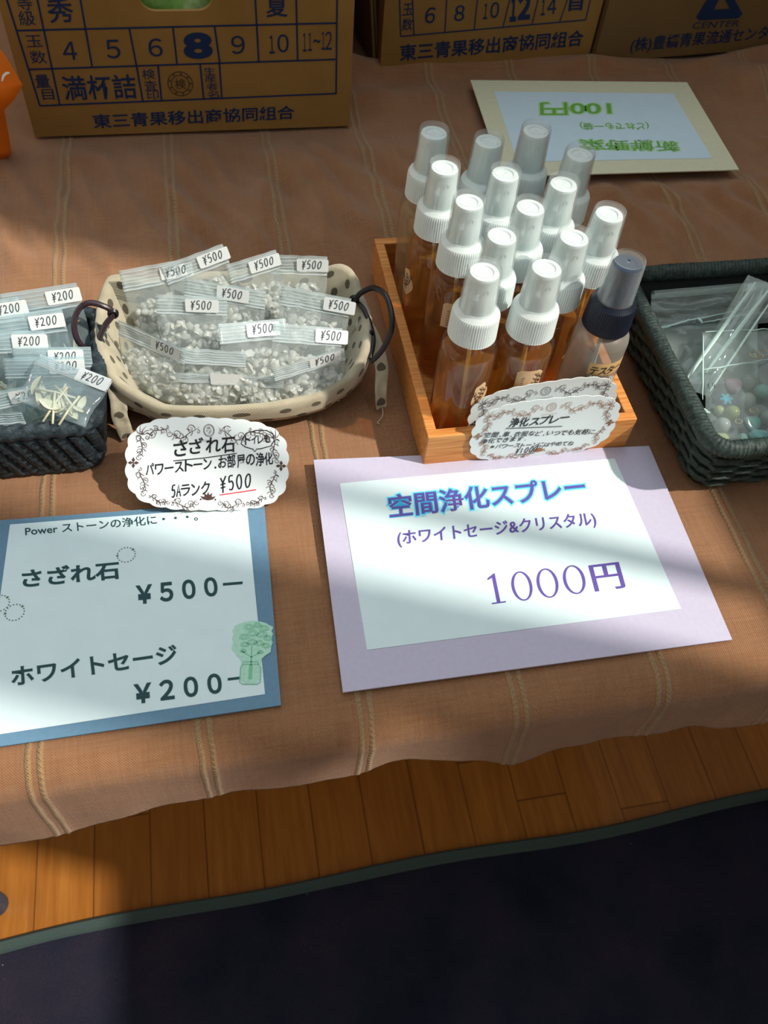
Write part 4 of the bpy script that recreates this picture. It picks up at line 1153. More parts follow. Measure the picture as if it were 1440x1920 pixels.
for (px, label, kind, ang, lab), p in zip(BOT, pos):
    t = thing('spray_bottle', label, 'spray bottle', (p.x, p.y, T + 0.0053), grp if kind != 't' else None)
    def prt(n, me): return link(n, me, t)
    b_ = prt('bottle_body', BME['bottle_body'])
    for n in ('dip_tube', 'collar', 'pump', 'overcap'): prt(n, BME[n])
    if kind != 't': 
        lq = prt('liquid', BME['liquid'])
        if kind == 'p':
            lq.data = BME['liquid'].copy(); lq.data.materials[0] = M['lit_amber']
        q = prt('rear_label', RBL); q.rotation_euler.z = math.radians(ang + 185 if lab else 20)
        q2 = link('label_text', RBT, q)
    if lab:
        q = prt('front_label', LAB[lab][0]); q.rotation_euler.z = math.radians(ang)
        link('leaf_print', LAB[lab][1], q)
    if kind == 't':
        b_.data = BME['bottle_body'].copy(); b_.data.materials[0] = M['pet_frost']
        for c in t.children:
            if c.name.startswith('collar'): c.data = c.data.copy(); c.data.materials[0] = M['black_plastic']
            if c.name.startswith('pump'): c.data = c.data.copy(); c.data.materials[0] = M['blue_plastic']
        tp = wrapped_sheet(dense([(-.014, -.0055), (.014, -.0055), (.014, .0055), (-.014, .0055)]), BR_ + .0002, .074, math.radians(278)).build('tape_label', M['tan_tape'], t)
        g0 = MB(); hand(g0, 'テスター', (-.0125, -.0042), (.0115, -.0030), .0075, seed=3, offset=.01)
        m = MB(); m.add(wrap([(v[0], v[1]) for v in g0.v], BR_ + .0004, .074, math.radians(278)), g0.f); m.build('handwriting', M['ink'], tp, smooth=False)
        wrapped_strokes(sprig(.004, -.012, .026, .15) + sprig(.007, -.012, .020, .2), BR_ + .0003, .048, math.radians(278), .0008).build('leaf_print', M['frost_leaf'], t)

# ------------------------------------------------------------------ zip bags
_yen = {}
def bag_frame(a, b, ha, hb, H, front, z0=0.010, want=0.0):
    """hang a bag from its top edge so that its bottom rests inside the basket"""
    A, B = at(*a, ha), at(*b, hb)
    U = (B - A); c = (A + B) / 2
    while True:
        cs = min(1.0, (c.z - T - z0) / H); lean = math.acos(max(0.05, cs))
        if c.y - H * math.sin(max(lean, want)) >= front(c.x): lean = max(lean, want); break
        if c.y - H * math.sin(lean) >= front(c.x) or H < 0.030: break
        H -= 0.002
    lean = min(lean, math.radians(75))
    if want > 1.2: lean = want                       # lies on top of the others
    elif c.y - H * math.sin(lean) < front(c.x) - .001:
        lean = 0.0; H = max(.02, c.z - T - .006)     # stands upright against the rim
    hd = Vector((-U.y, U.x, 0)).normalized()
    up = hd * math.sin(lean) + Vector((0, 0, math.cos(lean)))
    m = frame((A + B) / 2, U, up)
    return m, U.length, H
def zip_bag(name, label, cat, mtx, W, H, price, film_, head, filler, grp, lab_u=0.2, bend=0.0, fill=0.62, fat=0.011, seed=0, lab_rot=0.0):
    """origin: middle of the top edge; bag hangs along -y"""
    rnd = random.Random(seed); fat *= min(1, H / .055)
    t = thing(name, label, cat, mtx=mtx, group=grp)
    nu, nv = 18, 22; HZ = 0.78                       # the zip sits at this share of the height
    def shape(u, v, s):
        x = u * W / 2 * (1 - .05 * math.sin(PI * min(v / fill, 1)) * (1 if v < fill else 0))
        f = 0.0
        if v < HZ: f = math.sin(PI * min(1, (v / HZ)) ** .72)
        th = fat * f * (1 - abs(u) ** 2.4) ** .7
        wr = .0011 * noise.noise(Vector((u * 3 + seed, v * 7, s * 5 + seed))) * (1 - abs(u) ** 6) + .0005 * noise.noise(Vector((u * 9, v * 22, seed)))
        y = (v - 1) * H; z = s * (th + .00025) + wr
        if v > HZ:
            dy = (v - HZ) * H; y = (HZ - 1) * H + dy * math.cos(bend); z += -dy * math.sin(bend)
        return Vector((x, y - (HZ - 1) * H * 0, z))
    off = shape(0, 1, 0); off.x = 0; off.z = shape(0, 1, 0).z
    for part, v0, v1, mm_ in (('pouch', 0, HZ, film_), ('header', HZ, 1, head)):
        m = MB(); rows = nv if part == 'pouch' else 6
        for s in (1, -1):
            for j in range(rows + 1):
                for i in range(nu + 1):
                    m.v.append(shape(-1 + 2 * i / nu, v0 + (v1 - v0) * j / rows, s) - off)
        K = (rows + 1) * (nu + 1)
        for s in range(2):
            for j in range(rows):
                for i in range(nu):
                    a = s * K + j * (nu + 1) + i; q = (a, a + 1, a + nu + 2, a + nu + 1)
                    m.f.append(q if s == 0 else q[::-1])
        for i in range(nu):
            if part == 'pouch': m.f.append((i, K + i, K + i + 1, i + 1))
        for j in range(rows):
            a = j * (nu + 1); b = a + nu
            m.f.append((a, a + nu + 1, K + a + nu + 1, K + a)); m.f.append((b, K + b, K + b + nu + 1, b + nu + 1))
        m.build(part, mm_, t, sharp=None)
    z = MB()
    for v, r in ((HZ, .0007), (HZ + .035, .0005), (HZ + .075, .0002), (HZ + .11, .0002), (HZ + .15, .0002), (HZ + .19, .0002)):
        z.tube([shape(-1 + 2 * i / nu, v, 1) - off + Vector((0, 0, .0002)) for i in range(nu + 1)], r, 6)
    z.build('zip_strip', M['zip'], t)
    # price sticker on the header
    if price:
        lw, lh = .0235, .0098
        c = Vector((lab_u * W / 2, 0)); vv = HZ + .115
        lab = MB(); cr = .0012
        pts = []
        for cx, cy, a0 in ((lw / 2 - cr, -lh / 2 + cr, -90), (lw / 2 - cr, lh / 2 - cr, 0), (-lw / 2 + cr, lh / 2 - cr, 90), (-lw / 2 + cr, -lh / 2 + cr, 180)):
            for k in range(5):
                a = math.radians(a0 + 22.5 * k); pts.append((cx + cr * math.cos(a), cy + cr * math.sin(a)))
        hm = shape(lab_u, vv, 1) - off; tilt = bend
        def onhead(p, dz):
            x, y = p
            cr_, sr_ = math.cos(lab_rot), math.sin(lab_rot); x, y = x * cr_ - y * sr_, x * sr_ + y * cr_
            return Vector((hm.x + x, hm.y + y * math.cos(tilt) + dz * math.sin(tilt), hm.z - y * math.sin(tilt) + dz * math.cos(tilt)))
        lab.add([onhead(p, .0011) for p in pts], [tuple(range(len(pts)))])
        lo = lab.build('price_label', M['label_white'], t, smooth=False)
        if price not in _yen:
            g0 = MB(); hand(g0, price, (-.0085, -.0026), (.0065, -.0022), .0058, seed=len(_yen) + 5, offset=-.008); _yen[price] = g0
        g1 = MB(); g0 = _yen[price]
        g1.add([onhead((v[0], v[1]), .0013) for v in g0.v], g0.f)
        g1.build('handwriting', M['pencil'], lo, smooth=False)
    filler(t, W, H, HZ, fill, fat, off, seed)
    return t
_ico = None
def ico():
    global _ico
    if _ico is None:
        bm = bmesh.new(); bmesh.ops.create_icosphere(bm, subdivisions=1, radius=1.0)
        _ico = ([v.co.copy() for v in bm.verts], [tuple(v.index for v in f.verts) for f in bm.faces]); bm.free()
    return _ico
def chips(t, W, H, HZ, fill, fat, off, seed):
    rnd = random.Random(seed * 13 + 1); m = MB(); vs, fs = ico()
    n = 0
    while n < 150:
        u = rnd.uniform(-.9, .9); v = rnd.uniform(.04, fill)
        if abs(u) > .62 + .3 * math.sin(PI * v / fill): continue
        f = math.sin(PI * min(1, v / HZ) ** .72); th = fat * f * (1 - abs(u) ** 2.4) ** .7
        z = rnd.choice((1, 1, 1, rnd.uniform(-.8, .8))) * max(0, th - .0022)
        r = rnd.uniform(.0020, .0040)
        sc = Vector((rnd.uniform(.75, 1.3), rnd.uniform(.75, 1.3), rnd.uniform(.5, .8)))
        R = Matrix.Rotation(rnd.uniform(0, 6), 3, Vector((rnd.uniform(-1, 1), rnd.uniform(-1, 1), rnd.uniform(-1, 1))).normalized())
        R2 = Matrix.Rotation(rnd.uniform(0, 6), 3, 'Z')
        sh_ = rnd.random() * 50
        c = Vector((u * W / 2, (v - 1) * H, z)) - off
        out = []
        for q in vs:
            q2 = q * (1 + .28 * noise.noise(q * 1.3 + Vector((sh_, 0, 0))))
            out.append(c + R2 @ (R @ Vector((q2.x * sc.x, q2.y * sc.y, q2.z * sc.z))) * r)
        m.add(out, fs); n += 1
    o = m.build('crystal_chips', M['quartz'], t, sharp=50); o['kind'] = 'stuff'
def leaves(t, W, H, HZ, fill, fat, off, seed):
    rnd = random.Random(seed * 7 + 2); m = MB()
    for k in range(15):
        u = rnd.uniform(-.65, .65); v = rnd.uniform(.07, .42)
        L_ = rnd.uniform(.012, .024) * min(1, H / .055 + .1); wd = L_ * rnd.uniform(.2, .42)
        c = Vector((u * W / 2, (v - 1) * H, rnd.uniform(-.4, .8) * fat * .7)) - off
        R = Matrix.Rotation(rnd.uniform(0, 6.28), 3, 'Z') @ Matrix.Rotation(rnd.uniform(-.6, .6), 3, 'X')
        N = 8; out = []; fs = []
        curl = rnd.uniform(-.25, .35)
        for i in range(N + 1):
            s = i / N; w_ = wd * math.sin(PI * min(1, s * .95 + .03)) ** .8
            for j, q in enumerate((-1, 0, 1)):
                for d in (0, 1):
                    p = Vector((L_ * (s - .5), q * w_ * .5, curl * L_ * (s - .5) ** 2 * 2 + .18 * abs(q) * wd - d * .0004))
                    out.append(c + R @ p)
        for i in range(N):
            for j in range(2):
                a = i * 6 + j * 2
                fs.append((a, a + 6, a + 8, a + 2)); fs.append((a + 1, a + 3, a + 9, a + 7))
        m.add(out, fs)
    for k in range(5):
        u = rnd.uniform(-.5, .5); v = rnd.uniform(.1, .4); a = rnd.uniform(0, 6.28); L_ = rnd.uniform(.008, .014)
        c = Vector((u * W / 2, (v - 1) * H, fat * .5)) - off; d = Vector((math.cos(a), math.sin(a), .1)) * L_
        m.tube([c - d, c + Vector((0, .0008, .001)), c + d], .0008, 6)
    o = m.build('sage_leaves', M['sage'], t, sharp=None); o['kind'] = 'stuff'

# oval basket: centre and half axes (rim)
OC = Vector((0.0085, 0.477, T)); OA, OB, OH = 0.094, 0.056, 0.055
def oval_front(x): return .009 + OC.y - OB * .86 * math.sqrt(max(0, 1 - ((x - OC.x) / OA) ** 2))
QG = 'bags of crystal chips in the oval basket'
def QL(s): return s
QB = [((222, 508), (345, 486), .082, .084, .070, 25, .7, 0, 'crystal chip zip bag, tall at the back left of the oval basket, faded price'),
      ((300, 500), (417, 457), .082, .092, .066, 22, .60, 0, 'crystal chip zip bag whose tilted label is topmost at the back of the oval basket'),
      ((423, 497), (517, 468), .080, .086, .066, 22, .45, 0, 'crystal chip zip bag back centre, narrow label just right of the topmost one'),
      ((503, 477), (614, 481), .082, .082, .066, 22, .50, 0, 'crystal chip zip bag at the back right of the oval basket, label upright'),
      ((347, 520), (499, 546), .078, .076, .060, 34, .20, 0, 'crystal chip zip bag in the middle whose label lies behind clear film'),
      ((528, 536), (659, 560), .074, .072, .062, 38, .70, 0, 'yellowish crystal chip zip bag at the right end beside the wire handle'),
      ((291, 552), (425, 557), .076, .074, .062, 30, .30, 0, 'crystal chip zip bag standing left of centre with a level header and label'),
      ((408, 608), (536, 597), .066, .066, .062, 40, .30, .5, 'crystal chip zip bag at the very centre, its label high on the header'),
      ((512, 606), (642, 616), .066, .062, .060, 40, .70, .5, 'crystal chip zip bag immediately right of the central one, just below the yellowish one'),
      ((222, 600), (347, 655), .064, .062, .062, 36, .45, 0, 'crystal chip zip bag slumped at the front left end, sloping header'),
      ((335, 652), (461, 660), .056, .056, .056, 44, 0, .5, 'crystal chip zip bag half hidden in the middle of the front, no price visible'),
      ((452, 704), (532, 708), .042, .042, .044, 46, 0, .3, 'crystal chip zip bag mostly hidden between the two foremost ones'),
      ((316, 698), (457, 704), .042, .042, .048, 44, .55, .2, 'crystal chip zip bag at the front with a blank white label'),
      ((402, 728), (541, 728), .029, .029, .040, 48, 0, .2, 'crystal chip zip bag foremost against the linen front edge, milky header'),
      ((511, 692), (645, 652), .054, .060, .056, 38, .45, 0, 'crystal chip zip bag at the front right with a bright sunlit label')]
for i, (a, b, ha, hb, H, ln, lu, bend, label) in enumerate(QB):
    m, W, H = bag_frame(a, b, ha, hb, H, oval_front, want=math.radians(ln * .6))
    pr = '¥500' if lu else None
    if i == 12: pr = ' '
    z = zip_bag('zip_bag', label, 'zip bag', m, W, H, pr, M['bag'], M['bag_head'], chips, QG, lu, bend, .66, .0115, i + 1)

# liner and wire
ob_ = thing('oval_basket', 'oval black wire basket with dotted linen liner and looped handles', 'basket', OC)
mb = MB(); mb.uv = []
NS = 160
def rimmod(a):
    """the cloth stands up in soft corners"""
    s = 0
    for c in (35, 145, 215, 325): s += math.exp(-((((math.degrees(a) - c + 180) % 360) - 180) / 15) ** 2)
    return s
prof = [(0.02, .004), (0.45, .004), (0.70, .006), (0.79, .012), (0.86, .026), (0.94, .042), (1.0, .054), (1.035, .057), (1.055, .053), (1.06, .044), (1.058, .034), (1.05, .026)]
ring = []
for j, (f, z) in enumerate(prof):
    for k in range(NS):
        a = 2 * PI * k / NS
        ca, sa = math.cos(a), math.sin(a); e = .84
        x = OA * math.copysign(abs(ca) ** e, ca); y = OB * math.copysign(abs(sa) ** e, sa)
        rm_ = rimmod(a); up = sm(.02, .05, z) * rm_
        back = sm(0.0, .6, sa)
        zz = z + .013 * up * (1 if sa > 0 else .25) + .0030 * noise.noise(Vector((ca * 5, sa * 5, j * .25)))
        dip = 1 - .50 * sm(.15, .9, -sa)
        zz = .004 + (zz - .004) * dip
        ff = f * (1 + .06 * up * (1 if sa > 0 else .4)) + .022 * noise.noise(Vector((ca * 4, sa * 4, 3 + j * .15)))
        if j >= 7: zz = max(zz, .004 + (.004 + .02 * (len(prof) - 1 - j) / 4) * dip)
        mb.v.append((x * ff, y * ff, zz)); mb.uv.append((a * .085, f * .09 + z))
for j in range(len(prof) - 1):
    for k in range(NS):
        mb.f.append((j * NS + k, j * NS + (k + 1) % NS, (j + 1) * NS + (k + 1) % NS, (j + 1) * NS + k))
mb.f.append(tuple(range(NS))[::-1])
ln_ = mb.build('linen_liner', M['linen'], ob_, sharp=None)
s_ = ln_.modifiers.new('thickness', 'SOLIDIFY'); s_.thickness = .0012; s_.offset = -1
def oring(f, z, n=96):
    r = []
    for k in range(n):
        a = 2 * PI * k / n; ca, sa = math.cos(a), math.sin(a)
        r.append((OA * math.copysign(abs(ca) ** .84, ca) * f, OB * math.copysign(abs(sa) ** .84, sa) * f, .003 + (z - .003) * (1 - .50 * sm(.15, .9, -sa))))
    return r
wm = MB(); wm.tube(oring(.80, .003), .0022, 8, True); wm.tube(oring(.97, .040), .0020, 8, True); wm.tube(oring(.89, .022), .0014, 8, True)
for k in range(28):
    a = 2 * PI * k / 28
    i = int(96 * k / 28); p, q = oring(.80, .003)[i], oring(.97, .040)[i]
    wm.tube([p, q], .0012, 6)
wm.build('wire_frame', M['wire'], ob_)
def px_path(seq, base):
    pts = [at(x, y, h) - base for x, y, h in seq]
    out = []
    n = len(pts)
    for i in range(n - 1):
        p0, p1, p2, p3 = pts[max(i - 1, 0)], pts[i], pts[i + 1], pts[min(i + 2, n - 1)]
        for k in range(8):
            t = k / 8
            out.append(.5 * ((2 * p1) + (p2 - p0) * t + (2 * p0 - 5 * p1 + 4 * p2 - p3) * t * t + (3 * p1 - p0 - 3 * p2 + p3) * t ** 3))
    out.append(pts[-1]); return out
h_ = MB().tube(px_path([(184, 668, .040), (150, 645, .055), (139, 612, .066), (146, 582, .075), (166, 568, .080), (192, 573, .078), (212, 587, .072), (196, 612, .064), (186, 640, .055), (190, 672, .045), (215, 700, .038)], OC), .0021, 10).build('handle', M['wire_brown'], ob_)
k_ = MB()
for c in (at(212, 588, .072) - OC, at(183, 650, .052) - OC):
    for d in range(3): k_.tube([c + Vector((.003 * math.cos(a), .001 * (d - 1), .003 * math.sin(a))) for a in [2 * PI * q / 12 for q in range(12)]], .0009, 6, True)
k_.build('binding_wire', M['wire'], h_)
h2 = MB().tube(px_path([(664, 566, .060), (676, 550, .066), (700, 540, .074), (722, 553, .078), (734, 588, .074), (732, 625, .064), (716, 657, .052), (696, 678, .042)], OC), .0021, 10)
h2.tube(px_path([(660, 558, .058), (682, 580, .058), (695, 612, .054), (700, 640, .050), (694, 672, .044)], OC), .0018, 10)
h2 = h2.build('handle', M['wire'], ob_)
k_ = MB()
for c in (at(664, 562, .060) - OC, at(692, 628, .052) - OC):
    for d in range(3): k_.tube([c + Vector((.003 * math.cos(a), .001 * (d - 1), .003 * math.sin(a))) for a in [2 * PI * q / 12 for q in range(12)]], .0009, 6, True)
k_.build('binding_wire', M['wire'], h2)
def ribbon(seq, wd, name, seed):
    p = px_path(seq, OC); m = MB(); m.uv = []
    n = len(p)
    for i, c in enumerate(p):
        d = (p[min(i + 1, n - 1)] - p[max(i - 1, 0)]).normalized()
        q = d.cross(Vector((0.2, -1, .3))).normalized(); w_ = (wd[0] + (wd[1] - wd[0]) * i / n)
        for j in range(5):
            s = (j - 2) / 2; b = .0022 * noise.noise(Vector((i * .2, s * 2, seed)))
            m.v.append(c + q * s * w_ / 2 + Vector((0, -b - .0015 * abs(s), 0))); m.uv.append((s * w_ / 2 + seed * .0105 + .01, i * .0022))
    for i in range(n - 1):
        for j in range(4): m.f.append((i * 5 + j, i * 5 + j + 1, (i + 1) * 5 + j + 1, (i + 1) * 5 + j))
    o = m.build(name, M['linen'], ob_, sharp=None)
    s_ = o.modifiers.new('thickness', 'SOLIDIFY'); s_.thickness = .0012
    return o
ribbon([(672, 598, .050), (692, 622, .050), (706, 652, .045), (716, 690, .033), (714, 730, .020), (716, 764, .006)], (.013, .008), 'fabric_tie', 1)
ribbon([(214, 715, .040), (222, 745, .030), (224, 775, .020), (232, 800, .010), (240, 818, .003)], (.012, .010), 'fabric_tie', 2)
fr_ = MB(); fr_.tube(px_path([(716, 760, .006), (718, 775, .004), (714, 785, .003), (708, 792, .002), (712, 795, .002)], OC), .0004, 5); fr_.build('loose_thread', M['linen'], ob_)

# ------------------------------------------------------------------ left rope basket
LBX0, LBX1, LBY0, LBY1, LBH = -0.212, -0.0885, 0.3935, 0.505, 0.050
lb = thing('rope_basket', 'dark twisted rope basket at the left edge holding sage bags', 'basket', ((LBX0 + LBX1) / 2, (LBY0 + LBY1) / 2, T + .001))
lo = Vector(lb.location)
def rrect(x0, x1, y0, y1, r, n=10):
    pts = []
    for cx, cy, a0 in ((x1 - r, y0 + r, -90), (x1 - r, y1 - r, 0), (x0 + r, y1 - r, 90), (x0 + r, y0 + r, 180)):
        for k in range(n + 1):
            a = math.radians(a0 + 90 * k / n); pts.append(Vector((cx + r * math.cos(a), cy + r * math.sin(a), 0)))
    return pts
def resample(pts, step, closed=True):
    P_ = pts + ([pts[0]] if closed else []); out = []; acc = 0; nxt = 0
    for a, b in zip(P_, P_[1:]):
        L_ = (b - a).length
        while nxt <= acc + L_ and L_ > 0:
            out.append(a.lerp(b, (nxt - acc) / L_)); nxt += step
        acc += L_
    if closed and (out[-1] - out[0]).length < step * .5: out.pop()
    return out
def twisted(pts, r, pitch, step, strands=2, ph0=0):
    m = MB(); acc = 0; ph = []
    for i, p in enumerate(pts):
        if i: acc += (p - pts[i - 1]).length
        ph.append(acc / pitch * 2 * PI + ph0)
    return m.tube(pts, r, 14, rfun=lambda i, t: 1 + .42 * abs(math.cos((t - ph[i]) * strands / 2)) - .26 + .05 * noise.noise(Vector((i * .3, t, 1))))
dx, dy = lo.x, lo.y
base = rrect(LBX0 - dx + .007, LBX1 - dx - .007, LBY0 - dy + .007, LBY1 - dy - .007, .012)
top = rrect(LBX0 - dx, LBX1 - dx, LBY0 - dy, LBY1 - dy, .016)
# slanted rope sides
bs, ts = resample(base, .0024), resample(top, .0024)
n_ = 46
sidem = MB()
for k in range(n_):
    f = k / n_; g_ = f + .030
    A = bs[int((g_ % 1) * len(bs)) % len(bs)] + Vector((0, 0, .004)); B = ts[int(f * len(ts)) % len(ts)] + Vector((0, 0, LBH - .004))
    pts = [A.lerp(B, q / 14) for q in range(15)]
    tw = twisted(pts, .0044, .012, .002, 2, k); sidem.add(tw.v, tw.f)
sidem.build('rope_sides', M['rope'], lb)
inner = MB()
ib = [p * .93 for p in resample(base, .004)]; N = len(ib)
it_ = [p * .95 for p in resample(top, .004)]
it_ = [it_[int(k * len(it_) / N)] for k in range(N)]
for p in ib: inner.v.append((p.x, p.y, .002))
for p in it_: inner.v.append((p.x, p.y, LBH - .006))
for k in range(N): inner.f.append((k, (k + 1) % N, N + (k + 1) % N, N + k))
inner.f.append(tuple(range(N))[::-1])
q = inner.build('inner_sheet', M['wicker_dark'], lb); s_ = q.modifiers.new('thickness', 'SOLIDIFY'); s_.thickness = .001; s_.offset = -1
# wrapped rim: short fat turns over the edge
rimm = MB(); rp = resample(top, .0015); acc = 0
rimm.tube([p + Vector((0, 0, LBH)) for p in rp], .0052, 14, True, rfun=lambda i, t: 1 + .34 * abs(math.sin(PI * (i * .0015 / .0105 + t / (2 * PI) * 3.0))) - .17 + .05 * noise.noise(Vector((i * .12, t * 2, 4))))
rimm.build('rope_rim', M['rope'], lb)
bse = MB(); bse.tube([p + Vector((0, 0, .004)) for p in resample(base, .0015)], .0042, 10, True, rfun=lambda i, t: 1 + .1 * math.sin(i * .9 + t)); bse.build('rope_base', M['rope'], lb)

SG = 'bags of dried white sage in the rope basket'
SB = [((-62, 570), (34, 556), .078, .080, .070, 30, .55, 0, 'sage zip bag cut by the frame at the back left, part of its price showing'),
      ((-4, 552), (143, 530), .078, .082, .072, 32, .60, 0, 'sage zip bag rearmost in the rope basket, bright header and label on its right'),
      ((-30, 596), (116, 578), .074, .076, .070, 36, .55, 0, 'sage zip bag second from the back, label near its right corner'),
      ((-62, 622), (83, 620), .072, .072, .066, 38, .60, 0, 'sage zip bag third from the back, its label left of the plum wire loop'),
      ((22, 652), (170, 650), .066, .066, .062, 40, .35, 0, 'sage zip bag in the middle, flat header under the right end of the basket rim'),
      ((5, 672), (158, 668), .064, .064, .060, 42, .55, 0, 'sage zip bag in the middle whose label is half covered by the askew bag'),
      ((76, 664), (211, 716), .070, .068, .036, 88, .55, 0, 'sage zip bag turned askew, overhanging the right rim towards the dotted liner'),
      ((-42, 742), (106, 712), .064, .066, .062, 50, .20, 0, 'sage zip bag at the front showing large leaves near the rim corner'),
      ((-72, 778), (40, 772), .058, .058, .050, 52, 0, 0, 'sage zip bag in the front left corner, cut by the photo edge')]
for i, (a, b, ha, hb, H, lnn, lu, bend, label) in enumerate(SB):
    m, W, H = bag_frame(a, b, ha, hb, H, lambda x: LBY0 + .014, .008, math.radians(lnn * .84))
    zip_bag('zip_bag', label, 'zip bag', m, W, H, '¥200' if lu else None, M['bag_blue'], M['bag_blue_head'], leaves, SG, lu, bend, .6, .0075, 40 + i)

# ------------------------------------------------------------------ right wicker basket
RBX0, RBX1, RBY0, RBY1, RBH = 0.3175, 0.505, 0.3175, 0.500, 0.058
rb = thing('wicker_basket', 'black-green wrapped wicker basket at the right edge holding bead charms', 'basket', ((RBX0 + RBX1) / 2, (RBY0 + RBY1) / 2, T + .001))
lo = Vector(rb.location); dx, dy = lo.x, lo.y
base = rrect(RBX0 - dx + .012, RBX1 - dx - .012, RBY0 - dy + .012, RBY1 - dy - .012, .010)
top = rrect(RBX0 - dx, RBX1 - dx, RBY0 - dy, RBY1 - dy, .016)
rp = resample(top, .0007)
rim = MB(); rim.tube([p + Vector((0, 0, RBH + .0008 * noise.noise(p * 30))) for p in rp], .0064, 16, True, rfun=lambda i, t: 1 + .045 * math.sin((i * .0007 / .0030 + .25 * math.sin(t) + 1.5 * noise.noise(Vector((i * .006, 0, 3)))) * 2 * PI) + .12 * noise.noise(Vector((i * .013, t * .6, 2))) + .05 * noise.noise(Vector((i * .3, t, 5))))
rim.build('wrapped_rim', M['wicker'], rb)
bb, tt_ = resample(base, .003), resample(top, .003)
K = 120
bb = [bb[int(k * len(bb) / K)] for k in range(K)]; tt_ = [tt_[int(k * len(tt_) / K)] for k in range(K)]
wv_ = MB(); rows = 8
for r in range(rows):
    f = (r + .5) / rows
    pts = []
    for k in range(K):
        p = bb[k].lerp(tt_[k], f); nrm = Vector((p.x, p.y, 0)).normalized()
        pts.append(p + nrm * .0014 * (1 if (k // 3 + r) % 2 else -1) + Vector((0, 0, .003 + f * (RBH - .008) + .0006 * noise.noise(Vector((k * .3, r, 0))))))
    wv_.tube(pts, .0034, 8, True, rfun=lambda i, t: 1 - .25 * abs(math.cos(t)) + .1 * noise.noise(Vector((i, t, r))))
wv_.build('woven_sides', M['wicker'], rb)
stk_ = MB()
for k in range(0, K, 3):
    stk_.tube([bb[k] + Vector((0, 0, .002)), tt_[k] + Vector((0, 0, RBH))], .0016, 6)
stk_.build('stakes', M['wicker_dark'], rb)
il_ = MB(); il_.v = [(p.x * .955, p.y * .955, .004) for p in bb] + [(p.x * .965, p.y * .965, RBH - .002) for p in tt_]  # dark sheet added inside the weave to stop sun flecks passing through
il_.f = [(k, (k + 1) % K, K + (k + 1) % K, K + k) for k in range(K)]
q = il_.build('inner_sheet', M['wicker_dark'], rb); q.modifiers.new('thickness', 'SOLIDIFY').thickness = .0008
fl_ = MB(); fl_.v = [(p.x, p.y, .003) for p in bb] + [(p.x, p.y, .001) for p in bb]
fl_.f = [tuple(range(K)), tuple(range(2 * K - 1, K - 1, -1))] + [(k, K + k, K + (k + 1) % K, (k + 1) % K) for k in range(K)]
fl_.build('base_panel', M['wicker_dark'], rb, smooth=False)

